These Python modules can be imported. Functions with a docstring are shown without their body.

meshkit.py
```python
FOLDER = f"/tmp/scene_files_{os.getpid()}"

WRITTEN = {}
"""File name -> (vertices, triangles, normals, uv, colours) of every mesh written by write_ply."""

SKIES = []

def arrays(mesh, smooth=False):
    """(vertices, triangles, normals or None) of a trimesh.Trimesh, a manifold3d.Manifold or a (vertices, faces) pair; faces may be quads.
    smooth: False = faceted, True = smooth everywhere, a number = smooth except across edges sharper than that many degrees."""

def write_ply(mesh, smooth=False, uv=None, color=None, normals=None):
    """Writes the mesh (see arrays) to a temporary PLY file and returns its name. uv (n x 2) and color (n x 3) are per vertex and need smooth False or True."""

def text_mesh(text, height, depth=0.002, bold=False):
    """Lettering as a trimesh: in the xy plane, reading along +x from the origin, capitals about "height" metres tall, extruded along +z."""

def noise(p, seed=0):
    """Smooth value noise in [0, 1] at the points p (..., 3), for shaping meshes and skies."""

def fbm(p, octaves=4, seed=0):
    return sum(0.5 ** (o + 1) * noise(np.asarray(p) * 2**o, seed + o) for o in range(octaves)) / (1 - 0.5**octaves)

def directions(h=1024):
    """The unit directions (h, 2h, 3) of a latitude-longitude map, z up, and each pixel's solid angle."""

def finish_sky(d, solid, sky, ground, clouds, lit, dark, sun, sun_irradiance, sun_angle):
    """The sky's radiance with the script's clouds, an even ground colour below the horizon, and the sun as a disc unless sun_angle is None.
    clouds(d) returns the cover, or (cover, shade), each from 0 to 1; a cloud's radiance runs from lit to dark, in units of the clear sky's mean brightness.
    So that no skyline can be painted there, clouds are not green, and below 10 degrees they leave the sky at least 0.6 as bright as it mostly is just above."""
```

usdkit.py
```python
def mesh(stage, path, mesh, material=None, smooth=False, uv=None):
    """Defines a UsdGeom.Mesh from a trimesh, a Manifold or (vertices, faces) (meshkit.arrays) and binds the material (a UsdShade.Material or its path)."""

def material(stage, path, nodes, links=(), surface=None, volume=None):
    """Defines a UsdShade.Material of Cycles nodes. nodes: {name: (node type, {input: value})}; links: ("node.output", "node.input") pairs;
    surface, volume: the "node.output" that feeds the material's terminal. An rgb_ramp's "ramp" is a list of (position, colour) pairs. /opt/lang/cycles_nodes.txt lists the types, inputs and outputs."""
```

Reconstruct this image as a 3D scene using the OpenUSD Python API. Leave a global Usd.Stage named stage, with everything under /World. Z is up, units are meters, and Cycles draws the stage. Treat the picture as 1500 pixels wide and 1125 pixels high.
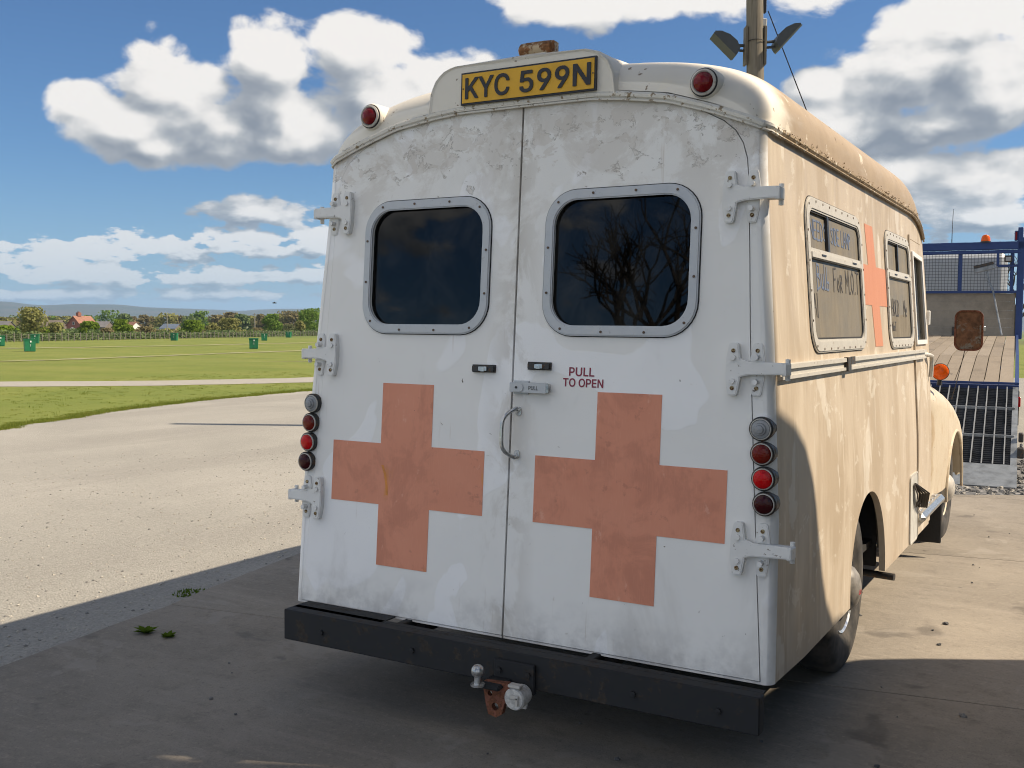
import math
import numpy as np
import trimesh
import shapely
from shapely.geometry import Polygon, LineString, Point, box as sbox
from shapely import affinity
from pxr import Usd, UsdGeom, UsdLux, UsdShade, Gf, Vt, Sdf
import usdkit
import meshkit

stage = Usd.Stage.CreateInMemory()
UsdGeom.Xform.Define(stage, '/World')
UsdGeom.Scope.Define(stage, '/World/Looks')
rng = np.random.default_rng(7)

# ------------------------------------------------------------------ camera
F_REL = 1519.38 / 1500
YAW, PITCH, ROLL = 0.5194, 0.0564, 0.0082
CAM = np.array([1.979, -3.331, 1.571])
EXPOSURE = 0.58
cam = UsdGeom.Camera.Define(stage, '/World/camera')
cam.CreateHorizontalApertureAttr(36.0)
cam.CreateVerticalApertureAttr(27.0)
cam.CreateFocalLengthAttr(36.0 * F_REL)
cam.CreateClippingRangeAttr(Gf.Vec2f(0.05, 40000))
cam.CreateFStopAttr(0.0)
cam.CreateExposureAttr(EXPOSURE)
_f = np.array([-math.sin(YAW) * math.cos(PITCH), math.cos(YAW) * math.cos(PITCH), -math.sin(PITCH)])
_r = np.cross(_f, [0, 0, 1]); _r /= np.linalg.norm(_r)
_u = np.cross(_r, _f)
_r, _u = _r * math.cos(ROLL) + _u * math.sin(ROLL), -_r * math.sin(ROLL) + _u * math.cos(ROLL)
m = np.eye(4); m[0, :3], m[1, :3], m[2, :3], m[3, :3] = _r, _u, -_f, CAM
UsdGeom.Xformable(cam).AddTransformOp().Set(Gf.Matrix4d(*m.ravel().tolist()))

# ------------------------------------------------------------------ sun and sky
SUN_AZ = math.radians(62.0)        # from +Y towards +X
SUN_EL = math.radians(46.6)
SUN_INT, SKY_STR = 1.25, 0.12
SUN_DIR = np.array([math.sin(SUN_AZ) * math.cos(SUN_EL), math.cos(SUN_AZ) * math.cos(SUN_EL), math.sin(SUN_EL)])
sun = UsdLux.DistantLight.Define(stage, '/World/sun')
sun.CreateIntensityAttr(SUN_INT)
sun.CreateAngleAttr(0.53)
sun.CreateColorAttr(Gf.Vec3f(1.0, 0.85, 0.655))
sun.CreateNormalizeAttr(True)
z = SUN_DIR; x = np.cross([0, 0, 1], z); x /= np.linalg.norm(x); y = np.cross(z, x)
m = np.eye(4); m[0, :3], m[1, :3], m[2, :3] = x, y, z
UsdGeom.Xformable(sun).AddTransformOp().Set(Gf.Matrix4d(*m.ravel().tolist()))

CLOUDS = [(-52.2, 10.7, 2.6, 1.5), (-48.6, 8.9, 3.6, 1.5), (-50.2, 9.74, 4.15, 2.64), (-47.51, 11.94, 4.15, 2.83), (-45.14, 10.06, 4.91, 2.64), (-43.02, 13.41, 3.4, 2.83), (-41.98, 10.56, 5.66, 2.83),
          (-37.65, 14.54, 3.58, 2.26), (-36.91, 11.81, 5.28, 3.02), (-33.23, 12.96, 4.53, 2.26), (-22.2, 17.0, 9.81, 1.51), (-27.34, 17.09, 4.53, 1.51),
          (-14.41, 16.94, 3.4, 1.51), (-12.53, 10.21, 4.91, 2.64), (-9.28, 12.69, 5.28, 3.02), (-5.77, 12.1, 4.91, 3.4), (-7.11, 15.07, 4.15, 2.26),
          (-10.12, 7.72, 6.42, 2.26), (-5.93, 7.54, 4.91, 2.26), (-13.61, 12.3, 2.26, 1.51), (-8.0, 10.2, 4.5, 1.8), (-5.56, 5.52, 4.53, 1.51),
          (-43.24, 5.93, 3.77, 1.13), (-54.12, 3.38, 3.58, 1.13), (-49.28, 3.82, 4.91, 1.13), (-44.48, 4.1, 4.91, 1.21), (-40.2, 4.35, 2.64, 1.13),
          (-52.24, 2.34, 6.04, 0.91), (-45.19, 2.5, 6.04, 0.91), (-40.2, 2.59, 3.02, 0.91), (-52.89, 1.36, 6.42, 0.53), (-45.2, 1.49, 6.42, 0.53)]


def sky_material():
    N, L = {}, []

    def node(name, kind, links=None, **kw):
        N[name] = (kind, kw)
        for k, v in (links or {}).items():
            L.append((v, f'{name}.{k}'))
        return name

    def mth(name, op, a, b=None, c=None):
        kw, ln = {'math_type': op}, {}
        for k, v in (('value1', a), ('value2', b), ('value3', c)):
            if v is None:
                continue
            if isinstance(v, str):
                ln[k] = v
            else:
                kw[k] = v
        node(name, 'math', ln, **kw)
        return name + '.value'

    node('tc', 'texture_coordinate')
    node('sky', 'sky_texture', sky_type='single_scattering', sun_disc=False, sun_elevation=SUN_EL, sun_rotation=SUN_AZ,
         air_density=1.0, aerosol_density=0.2, ozone_density=1.6)

    def density(p, off, boost):
        # off: shift towards the light, in direction space
        node(p + 'v', 'vector_math', {'vector1': 'tc.generated'}, math_type='add', vector2=off)
        node(p + 's', 'separate_xyz', {'vector': p + 'v.vector'})
        az = mth(p + 'az', 'multiply', mth(p + 'a0', 'arctan2', p + 's.x', p + 's.y'), 57.2958)
        el = mth(p + 'el', 'multiply', mth(p + 'e0', 'arcsine', p + 's.z'), 57.2958)
        node(p + 'st', 'vector_math', {'vector1': p + 'v.vector'}, math_type='multiply', vector2=(1, 1, 1.5))
        # finer puffs towards the horizon
        node(p + 'n', 'noise_texture', {'vector': p + 'st.vector'}, scale=13.0, detail=9.0, roughness=0.58, distortion=0.25)
        node(p + 'sl', 'vector_math', {'vector1': p + 'v.vector'}, math_type='multiply', vector2=(1, 1, 2.6))
        node(p + 'n2', 'noise_texture', {'vector': p + 'sl.vector'}, scale=30.0, detail=5.0, roughness=0.56)
        node(p + 'vo', 'voronoi_texture', {'vector': p + 'st.vector'}, scale=19.0, detail=1.0, roughness=0.5, lacunarity=2.3, feature='f1')
        lowm = f'{p}lowm.result'
        node(p + 'lowm', 'map_range', {'value': el}, from_min=4.0, from_max=8.0, to_min=0.0, to_max=1.0, clamp=True)
        hi_ = mth(p + 'h1', 'multiply_add', p + 'vo.distance', -0.36, mth(p + 'h0', 'multiply_add', p + 'n.fac', 0.95, 0.235))
        lo_ = mth(p + 'h3', 'multiply_add', p + 'n2.fac', 2.5, -0.86)
        node(p + 'nm', 'mix_float', {'fac': lowm, 'a': lo_, 'b': hi_})
        node(p + 'q', 'combine_xyz', {'x': az, 'y': el})
        field = None
        for i, (a, e, sa, se) in enumerate(CLOUDS):
            node(f'{p}m{i}', 'mapping', {'vector': p + 'q.vector'}, mapping_type='point', location=(-a / sa, -e / se, 0), scale=(1 / sa, 1 / se, 1))
            node(f'{p}l{i}', 'vector_math', {'vector1': f'{p}m{i}.vector'}, math_type='length')
            v = mth(f'{p}b{i}', 'subtract', 1.0, f'{p}l{i}.value')
            field = v if field is None else mth(f'{p}x{i}', 'smoothmax', field, v, 0.25)
        field = mth(p + 'fc', 'maximum', mth(p + 'fk', 'multiply_add', field, 1.7, -0.10), -1.3)
        # the sky out of view: scattered cumulus, cover set to brighten the shaded rear
        node(p + 'g', 'noise_texture', {'vector': p + 'st.vector'}, scale=2.6, detail=2.0)
        g = mth(p + 'g1', 'multiply_add', p + 'g.fac', 6.0, -2.8)
        oa = mth(p + 'oa', 'absolute', mth(p + 'ob', 'add', az, 28.0))
        node(p + 'oc', 'map_range', {'value': oa}, from_min=31.0, from_max=38.0, to_min=0.0, to_max=1.0, clamp=True)
        node(p + 'od', 'map_range', {'value': el}, from_min=19.0, from_max=25.0, to_min=0.0, to_max=1.0, clamp=True)
        mask = mth(p + 'om', 'maximum', p + 'oc.result', p + 'od.result')
        g = mth(p + 'g2', 'minimum', g, 0.8)
        node(p + 'fm', 'mix_float', {'fac': mask, 'a': field, 'b': g})
        nn = mth(p + 'nn', 'multiply_add', p + 'nm.result', boost, -0.5 * boost)
        node(p + 'ns', 'noise_texture', {'vector': p + 'st.vector'}, scale=13.0, detail=3.0, roughness=0.5, distortion=0.25)
        ns = mth(p + 'nsm', 'multiply_add', p + 'ns.fac', boost * 0.8, -0.4 * boost)
        mth(p + 'soft', 'add', p + 'fm.result', ns)
        return mth(p + 'd', 'add', p + 'fm.result', nn), el

    d0, el = density('a', (0, 0, 0), 2.2)
    right = np.array([math.cos(-YAW), math.sin(YAW), 0]) * 0.010 + np.array([0, 0, 0.009])
    d1, _ = density('b', tuple(right), 2.2)
    density('c', (0.012, 0.008, 0.050), 2.2)
    node('cover', 'map_range', {'value': d0}, range_type='smoothstep', from_min=0.0, from_max=0.42, to_min=0.0, to_max=1.0, clamp=True)
    fine = mth('finediff', 'multiply', mth('diff0', 'subtract', d0, d1), 0.75)
    diff = mth('diff', 'add', mth('diff1', 'multiply', mth('diff2', 'subtract', 'asoft.value', 'csoft.value'), 0.62), fine)
    node('lit', 'map_range', {'value': diff}, range_type='smoothstep', from_min=-0.55, from_max=0.85, to_min=0.0, to_max=1.0, clamp=True)
    thin = 'thin.result'
    node('thin', 'map_range', {'value': d0}, from_min=0.15, from_max=0.7, to_min=0.22, to_max=0.0, clamp=True)
    lit = mth('lit2', 'add', 'lit.result', thin)
    node('ccol', 'rgb_ramp', {'fac': lit}, ramp=[(0.0, CLOUD_DARK), (0.45, CLOUD_MID), (1.0, CLOUD_LIT)])
    # pale band of thin cloud near the horizon
    node('hz', 'map_range', {'value': el}, range_type='smoothstep', from_min=-0.5, from_max=9.0, to_min=0.45, to_max=0.0, clamp=True)
    node('skyt', 'mix_color', {'a': 'sky.color'}, b=(0.27, 0.40, 0.545), fac=1.0, blend_type='multiply', use_clamp=False)
    node('skym', 'mix_color', {'a': 'skyt.result', 'fac': 'hz.result'}, b=CLOUD_HZ, use_clamp=False)
    node('air', 'map_range', {'value': el}, from_min=0.8, from_max=7.5, to_min=0.5, to_max=0.97, clamp=True)
    cov = mth('cov', 'multiply', 'cover.result', 'air.result')
    node('mx', 'mix_color', {'fac': cov, 'a': 'skym.result', 'b': 'ccol.color'}, use_clamp=False)
    node('bg', 'background_shader', {'color': 'mx.result'}, strength=SKY_STR)
    return usdkit.material(stage, '/World/Looks/sky', N, L, surface='bg.background')


CLOUD_LIT, CLOUD_MID, CLOUD_DARK, CLOUD_HZ = (5.3, 5.1, 4.85), (2.75, 2.85, 2.95), (1.4, 1.58, 1.85), (1.7, 2.6, 4.0)
dome = UsdLux.DomeLight.Define(stage, '/World/sky')
dome.CreateIntensityAttr(1.0)
UsdShade.MaterialBindingAPI.Apply(dome.GetPrim()).Bind(sky_material())

# ------------------------------------------------------------------ materials
class G:
    """A small builder of node graphs; every method returns the output it makes."""

    def __init__(self):
        self.N, self.L, self.k = {}, [], 0

    def n(self, kind, out, links=None, **kw):
        self.k += 1
        name = f'n{self.k}'
        ln = {}
        for k, v in list(kw.items()):
            if isinstance(v, str) and '.' in v and v.split('.')[0] in self.N:
                ln[k] = v
                del kw[k]
        self.N[name] = (kind, kw)
        for k, v in {**(links or {}), **ln}.items():
            self.L.append((v, f'{name}.{k}'))
        return f'{name}.{out}'

    def pos(self, scale=(1, 1, 1), loc=(0, 0, 0), rot=(0, 0, 0)):
        p = self.n('geometry', 'position')
        return self.n('mapping', 'vector', vector=p, mapping_type='point', scale=scale, location=loc, rotation=rot)

    def obj(self, scale=(1, 1, 1), loc=(0, 0, 0)):
        p = self.n('texture_coordinate', 'object')
        return self.n('mapping', 'vector', vector=p, mapping_type='point', scale=scale, location=loc)

    def noise(self, vec, scale, detail=4.0, rough=0.55, dist=0.0):
        return self.n('noise_texture', 'fac', vector=vec, scale=scale, detail=detail, roughness=rough, distortion=dist)

    def step(self, v, a, b, lo=0.0, hi=1.0):
        return self.n('map_range', 'result', value=v, range_type='smoothstep', from_min=a, from_max=b, to_min=lo, to_max=hi, clamp=True)

    def lin(self, v, a, b, lo=0.0, hi=1.0):
        return self.n('map_range', 'result', value=v, from_min=a, from_max=b, to_min=lo, to_max=hi, clamp=True)

    def mul(self, a, b):
        return self.n('math', 'value', math_type='multiply', value1=a, value2=b)

    def add(self, a, b):
        return self.n('math', 'value', math_type='add', value1=a, value2=b)

    def mx(self, a, b):
        return self.n('math', 'value', math_type='maximum', value1=a, value2=b)

    def mix(self, fac, a, b, mode='mix'):
        return self.n('mix_color', 'result', fac=fac, a=a, b=b, blend_type=mode)

    def ramp(self, fac, stops):
        return self.n('rgb_ramp', 'color', fac=fac, ramp=stops)

    def bump(self, h, strength=0.3, dist=0.01):
        return self.n('bump', 'normal', height=h, strength=strength, distance=dist)

    def out(self, name, color, rough=0.6, normal=None, **kw):
        a = dict(base_color=color, roughness=rough, **kw)
        if normal:
            a['normal'] = normal
        s = self.n('principled_bsdf', 'BSDF', **a)
        return usdkit.material(stage, f'/World/Looks/{name}', self.N, self.L, surface=s)


def simple(name, col, rough=0.5, metallic=0.0, vary=0.12, scale=30.0, bump=0.0, bscale=120.0, **kw):
    """One colour with a little unevenness in tone and gloss."""
    g = G()
    p = g.pos()
    n1 = g.noise(p, scale, 5.0)
    c = g.ramp(n1, [(0.25, tuple(max(0.0, v * (1 - vary * 1.6)) for v in col)), (0.5, col), (0.75, tuple(min(1.0, v * (1 + vary)) for v in col))])
    r = g.lin(g.noise(p, scale * 2.3, 3.0), 0.3, 0.7, max(0.02, rough - 0.08), min(1, rough + 0.1))
    nm = g.bump(g.noise(p, bscale, 4.0), bump, 0.004) if bump else None
    return g.out(name, c, r, nm, metallic=metallic, **kw)


def rusty(name, col, rust=(0.16, 0.06, 0.025), amount=0.5, scale=28.0, rough=0.55, metallic=0.0, bump=0.4):
    g = G()
    p = g.pos()
    nn = g.noise(p, scale, 7.0, 0.65)
    mk = g.step(nn, 1 - amount - 0.06, 1 - amount + 0.03)
    rc = g.ramp(g.noise(p, scale * 3, 4.0), [(0.3, tuple(v * 0.5 for v in rust)), (0.7, tuple(v * 1.5 for v in rust))])
    base = g.mix(g.noise(p, scale * 0.6, 4.0), tuple(v * 0.8 for v in col), tuple(min(1, v * 1.1) for v in col))
    return g.out(name, g.mix(mk, base, rc), g.lin(mk, 0, 1, rough, 0.9), g.bump(mk, bump, 0.002), metallic=metallic)


M = {}


def paint(name, side):
    """Old brush-painted bodywork. side: the sunny, dusty flank; otherwise the doors and the back."""
    g = G()
    p = g.pos()
    zz = g.n('separate_xyz', 'z', vector=p)
    if side:
        base = g.mix(g.noise(p, 3.0, 5.0), (0.455, 0.375, 0.28), (0.53, 0.45, 0.35))
        streak = g.noise(g.pos((1, 9.0, 0.9)), 2.2, 6.0, 0.6, 0.3)
        base = g.mix(g.step(streak, 0.50, 0.68, 0, 0.55), base, (0.57, 0.50, 0.40))
        tan = g.noise(g.pos((1, 2.4, 0.8), (3, 5, 1)), 1.7, 6.0, 0.62, 0.5)
        base = g.mix(g.step(tan, 0.42, 0.62, 0, 0.75), base, (0.385, 0.305, 0.215))
        patch = g.noise(g.pos((1, 1.6, 1.0), (1.3, 0.4, 2.2)), 2.4, 5.0, 0.5, 0.4)
        patch = g.step(patch, 0.60, 0.625)
        base = g.mix(g.mul(patch, 0.5), base, (0.68, 0.635, 0.555))
        run = g.noise(g.pos((1, 30.0, 1.4)), 1.3, 5.0, 0.6, 0.6)
        base = g.mix(g.step(run, 0.61, 0.68, 0, 0.4), base, (0.70, 0.645, 0.55))
        blot = g.step(g.noise(g.pos((1, 1.0, 1.3), (0, 7, 3)), 5.5, 7.0, 0.66, 0.3), 0.60, 0.63)
        base = g.mix(g.mul(blot, 0.38), base, (0.70, 0.66, 0.575))
        chip_n = g.noise(p, 38.0, 6.0, 0.6)
        chip = g.step(chip_n, 0.735, 0.76)
        base = g.mix(chip, base, (0.16, 0.12, 0.085))
        fine = g.noise(g.pos((1, 60, 5)), 3.0, 4.0)
        base = g.mix(g.step(fine, 0.55, 0.75, 0, 0.18), base, (0.42, 0.32, 0.22))
        low = g.mul(g.lin(zz, 0.62, 0.34), g.step(g.noise(p, 9.0, 6.0), 0.42, 0.62))
        base = g.mix(g.mul(low, 0.5), base, (0.42, 0.36, 0.28))
        hgt = g.add(g.mul(patch, 0.5), g.mul(chip_n, 0.25))
        hgt = g.add(hgt, g.mul(g.noise(p, 1.6, 2.0), 11.0))
        rough = g.lin(streak, 0.3, 0.7, 0.42, 0.62)
        return g.out(name, base, rough, g.bump(hgt, 0.30, 0.004))
    base = g.mix(g.noise(p, 2.3, 4.0), (0.76, 0.745, 0.71), (0.83, 0.82, 0.79))
    # newer, smoother, bluish-white touching-up with soft round edges
    tn = g.noise(g.pos((1.0, 1.0, 0.8), (0.35, 0, 0.2)), 2.1, 3.0, 0.45, 0.6)
    touch = g.step(tn, 0.525, 0.54)
    base = g.mix(touch, base, (0.85, 0.845, 0.835))
    # flaking, strongest along the top of the doors
    hi = g.step(zz, 1.95, 2.30)
    fl = g.noise(g.pos((1, 1, 1.3)), 12.0, 10.0, 0.72, 0.5)
    fl = g.add(fl, g.mul(g.add(hi, -0.92), 0.16))
    flake = g.step(fl, 0.535, 0.55)
    flake_col = g.mix(g.noise(p, 45.0, 4.0), (0.58, 0.535, 0.48), (0.70, 0.66, 0.61))
    base = g.mix(g.mul(flake, 0.62), base, flake_col)
    # curled flake edges: dark short cracks
    edge = g.n('math', 'value', math_type='absolute', value1=g.add(fl, -0.542))
    crack_m = g.mul(g.step(edge, 0.016, 0.006), g.step(g.noise(p, 14.0, 5.0, 0.6), 0.49, 0.57))
    base = g.mix(g.mul(crack_m, 0.8), base, (0.20, 0.175, 0.15))
    # sparse dark chips
    chip = g.step(g.noise(g.pos((1, 1, 0.8), (4, 1, 2)), 55.0, 3.0, 0.5), 0.765, 0.785)
    base = g.mix(chip, base, (0.13, 0.11, 0.095))
    # grime: soft smears, and road dirt at the foot
    sm = g.step(g.noise(g.pos((1.0, 1.0, 0.45)), 3.3, 6.0, 0.62, 0.4), 0.54, 0.74, 0, 0.30)
    base = g.mix(sm, base, (0.45, 0.42, 0.38))
    xx = g.n('separate_xyz', 'x', vector=p)
    ax = g.n('math', 'value', math_type='absolute', value1=xx)
    seam = g.mul(g.lin(ax, 0.13, 0.0), g.step(g.noise(g.pos((1, 1, 0.6), (2, 0, 1)), 6.5, 7.0, 0.62, 0.5), 0.47, 0.58))
    base = g.mix(g.mul(seam, 0.6), base, (0.50, 0.46, 0.40))
    rr = g.noise(g.pos((38.0, 1, 1.1), (5, 0, 0)), 1.0, 4.0, 0.5)
    rm = g.mul(g.step(rr, 0.66, 0.74), g.step(g.noise(g.pos((1, 1, 1), (9, 0, 4)), 4.0, 3.0), 0.5, 0.62))
    base = g.mix(g.mul(rm, 0.45), base, (0.46, 0.36, 0.27))
    foot = g.mul(g.lin(zz, 0.56, 0.36), g.step(g.noise(p, 7.0, 7.0, 0.65), 0.40, 0.66))
    base = g.mix(g.mul(foot, 0.6), base, (0.34, 0.33, 0.32))
    old = g.mul(g.step(zz, 1.75, 2.25), g.step(g.noise(g.pos((1, 1, 1.2), (1, 0, 5)), 3.2, 9.0, 0.70, 0.4), 0.46, 0.56))
    base = g.mix(g.mul(old, 0.42), base, (0.52, 0.47, 0.41))
    spk = g.step(g.noise(p, 190.0, 2.0), 0.74, 0.80, 0, 0.5)
    base = g.mix(spk, base, (0.33, 0.30, 0.27))
    hgt = g.add(g.mul(touch, 0.4), g.mul(flake, -0.8))
    hgt = g.add(hgt, g.mul(g.noise(p, 2.1, 2.0), 9.0))
    hgt = g.add(hgt, g.mul(g.noise(p, 60.0, 3.0), 0.25))
    rough = g.lin(touch, 0, 1, 0.62, 0.50)
    return g.out(name, base, rough, g.bump(hgt, 0.30, 0.004), specular_ior_level=0.3)


M['door_paint'] = paint('door_paint', False)
M['side_paint'] = paint('side_paint', True)

# roof: white to the rear, tan grime on the flanks and towards the front
g = G(); p = g.pos(); sx_ = g.n('separate_xyz', 'x', vector=p); sy_ = g.n('separate_xyz', 'y', vector=p)
base = g.mix(g.noise(p, 4.0, 6.0), (0.66, 0.615, 0.53), (0.74, 0.70, 0.62))
soot = g.noise(g.pos((1.5, 1.2, 5.0)), 2.6, 7.0, 0.62, 0.4)
amt = g.add(g.mul(g.step(sy_, 0.22, 0.62), 0.75), g.mul(soot, 0.5))
base = g.mix(g.step(amt, 0.45, 1.0, 0, 0.88), base, g.mix(g.noise(p, 11.0, 6.0), (0.215, 0.145, 0.08), (0.34, 0.245, 0.15)))
fl = g.noise(p, 21.0, 8.0, 0.62)
base = g.mix(g.step(fl, 0.66, 0.69, 0, 0.9), base, (0.17, 0.12, 0.075))
wrn = g.step(g.noise(g.pos((1, 0.7, 1)), 8.0, 6.0, 0.6), 0.63, 0.66, 0, 0.6)
base = g.mix(wrn, base, (0.72, 0.66, 0.55))
M['roof_paint'] = g.out('roof_paint', base, g.lin(soot, 0.3, 0.7, 0.58, 0.75), g.bump(g.add(g.mul(fl, 0.6), g.mul(g.noise(p, 2.0, 2.0), 4.0)), 0.25, 0.004))

# moulding: flaking whitish and brown
g = G(); p = g.pos()
nn = g.noise(p, 42.0, 8.0, 0.68)
yy = g.n('separate_xyz', 'y', vector=p)
mk = g.step(g.add(nn, g.mul(g.step(yy, 0.2, 0.5), 0.20)), 0.56, 0.61)
base = g.mix(mk, (0.70, 0.67, 0.60), g.mix(g.noise(p, 70.0, 4.0), (0.16, 0.11, 0.06), (0.38, 0.29, 0.18)))
M['moulding'] = g.out('moulding', base, 0.7, g.bump(nn, 0.8, 0.006))

# hinges and fittings brushed over in white
g = G(); p = g.pos()
nn = g.noise(p, 60.0, 7.0, 0.65)
base = g.mix(g.noise(p, 9.0, 4.0), (0.66, 0.65, 0.62), (0.76, 0.755, 0.735))
base = g.mix(g.step(nn, 0.64, 0.67, 0, 0.85), base, (0.15, 0.12, 0.09))
M['hinge_paint'] = g.out('hinge_paint', base, 0.5, g.bump(nn, 0.35, 0.003))

# the faded painted cross
g = G(); p = g.pos()
base = g.mix(g.noise(p, 6.0, 6.0, 0.6), (0.62, 0.235, 0.14), (0.70, 0.295, 0.185))
mott = g.step(g.noise(g.pos((1, 1, 0.8)), 6.0, 9.0, 0.70, 0.4), 0.47, 0.62, 0, 0.75)
base = g.mix(mott, base, (0.53, 0.205, 0.125))
drk = g.step(g.noise(g.pos((1, 1, 1), (3, 0, 8)), 13.0, 8.0, 0.7), 0.60, 0.66, 0, 0.5)
base = g.mix(drk, base, (0.42, 0.16, 0.10))
lgt = g.step(g.noise(g.pos((1, 1, 0.5), (6, 0, 2)), 18.0, 6.0, 0.7), 0.62, 0.68, 0, 0.5)
base = g.mix(lgt, base, (0.74, 0.40, 0.29))
br = g.noise(g.pos((1, 1, 0.02)), 260.0, 2.0)
base = g.mix(g.step(br, 0.5, 0.8, 0, 0.25), base, (0.74, 0.36, 0.24))
yel = g.step(g.noise(g.pos((2.0, 1, 0.7), (2.2, 0, 0.3)), 3.3, 5.0, 0.55, 0.8), 0.655, 0.70, 0, 0.55)
base = g.mix(yel, base, (0.62, 0.25, 0.06))
ck = g.step(g.noise(p, 48.0, 4.0), 0.745, 0.765)
base = g.mix(ck, base, (0.17, 0.06, 0.04))
M['red_cross'] = g.out('red_cross', base, 0.6, g.bump(br, 0.06, 0.002))
g = G(); p = g.pos()
base = g.mix(g.noise(g.pos((1, 8, 1)), 3.0, 6.0, 0.6), (0.50, 0.19, 0.10), (0.57, 0.26, 0.155))
M['side_cross'] = g.out('side_cross', base, 0.6)

# aluminium window frames
g = G(); p = g.pos()
nn = g.noise(p, 16.0, 6.0, 0.6)
base = g.mix(nn, (0.42, 0.43, 0.44), (0.54, 0.55, 0.56))
base = g.mix(g.step(g.noise(p, 75.0, 5.0), 0.62, 0.72, 0, 0.4), base, (0.30, 0.28, 0.26))
M['aluminium'] = g.out('aluminium', base, g.lin(nn, 0.3, 0.7, 0.35, 0.55), g.bump(nn, 0.1, 0.003), metallic=0.35)
g = G(); p = g.pos()
nn = g.noise(p, 22.0, 6.0, 0.6)
base = g.mix(nn, (0.44, 0.42, 0.38), (0.60, 0.575, 0.52))
base = g.mix(g.step(g.noise(g.pos((1, 1, 2)), 30.0, 6.0, 0.62), 0.60, 0.68, 0, 0.6), base, (0.28, 0.22, 0.16))
M['dull_aluminium'] = g.out('dull_aluminium', base, 0.55, g.bump(nn, 0.2, 0.003), metallic=0.2)

M['rubber'] = simple('rubber', (0.02, 0.02, 0.021), 0.75, scale=40, bump=0.2)
g = G(); p = g.pos()
base = g.mix(g.step(g.noise(p, 7.0, 7.0, 0.62), 0.38, 0.66), (0.022, 0.021, 0.020), (0.085, 0.075, 0.064))
M['tyre'] = g.out('tyre', base, 0.8, g.bump(g.noise(p, 60.0, 4.0), 0.3, 0.003))
M['bumper_black'] = rusty('bumper_black', (0.008, 0.009, 0.011), (0.030, 0.023, 0.017), 0.40, 17.0, 0.7, bump=0.25)
M['black_iron'] = rusty('black_iron', (0.03, 0.03, 0.03), (0.10, 0.06, 0.035), 0.42, 55.0, 0.5)
M['underside'] = simple('underside', (0.022, 0.021, 0.02), 0.9)
M['interior'] = simple('interior', (0.10, 0.095, 0.085), 0.85)
M['steel'] = simple('steel', (0.55, 0.55, 0.54), 0.28, 0.9, scale=20, vary=0.25)
M['chrome'] = simple('chrome', (0.42, 0.42, 0.41), 0.28, 0.85, scale=60, vary=0.35)
M['rusty_iron'] = rusty('rusty_iron', (0.20, 0.07, 0.04), (0.14, 0.05, 0.022), 0.5, 45.0, 0.7)
M['socket_grey'] = simple('socket_grey', (0.52, 0.51, 0.48), 0.5, scale=80, vary=0.3)
M['yellow'] = simple('yellow', (0.66, 0.36, 0.012), 0.45, vary=0.10, scale=12)
M['plate_black'] = simple('plate_black', (0.018, 0.018, 0.022), 0.45, vary=0.3)
M['stain'] = simple('stain', (0.62, 0.24, 0.05), 0.6, vary=0.2)
M['maroon'] = simple('maroon', (0.24, 0.03, 0.055), 0.5)
M['screw_brass'] = rusty('screw_brass', (0.38, 0.31, 0.17), (0.12, 0.055, 0.02), 0.5, 160.0, 0.45, 0.5)
M['screw_dark'] = simple('screw_dark', (0.10, 0.06, 0.035), 0.6, scale=100, vary=0.5)
M['beacon'] = rusty('beacon', (0.48, 0.36, 0.22), (0.20, 0.085, 0.03), 0.5, 26.0, 0.55)
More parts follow.
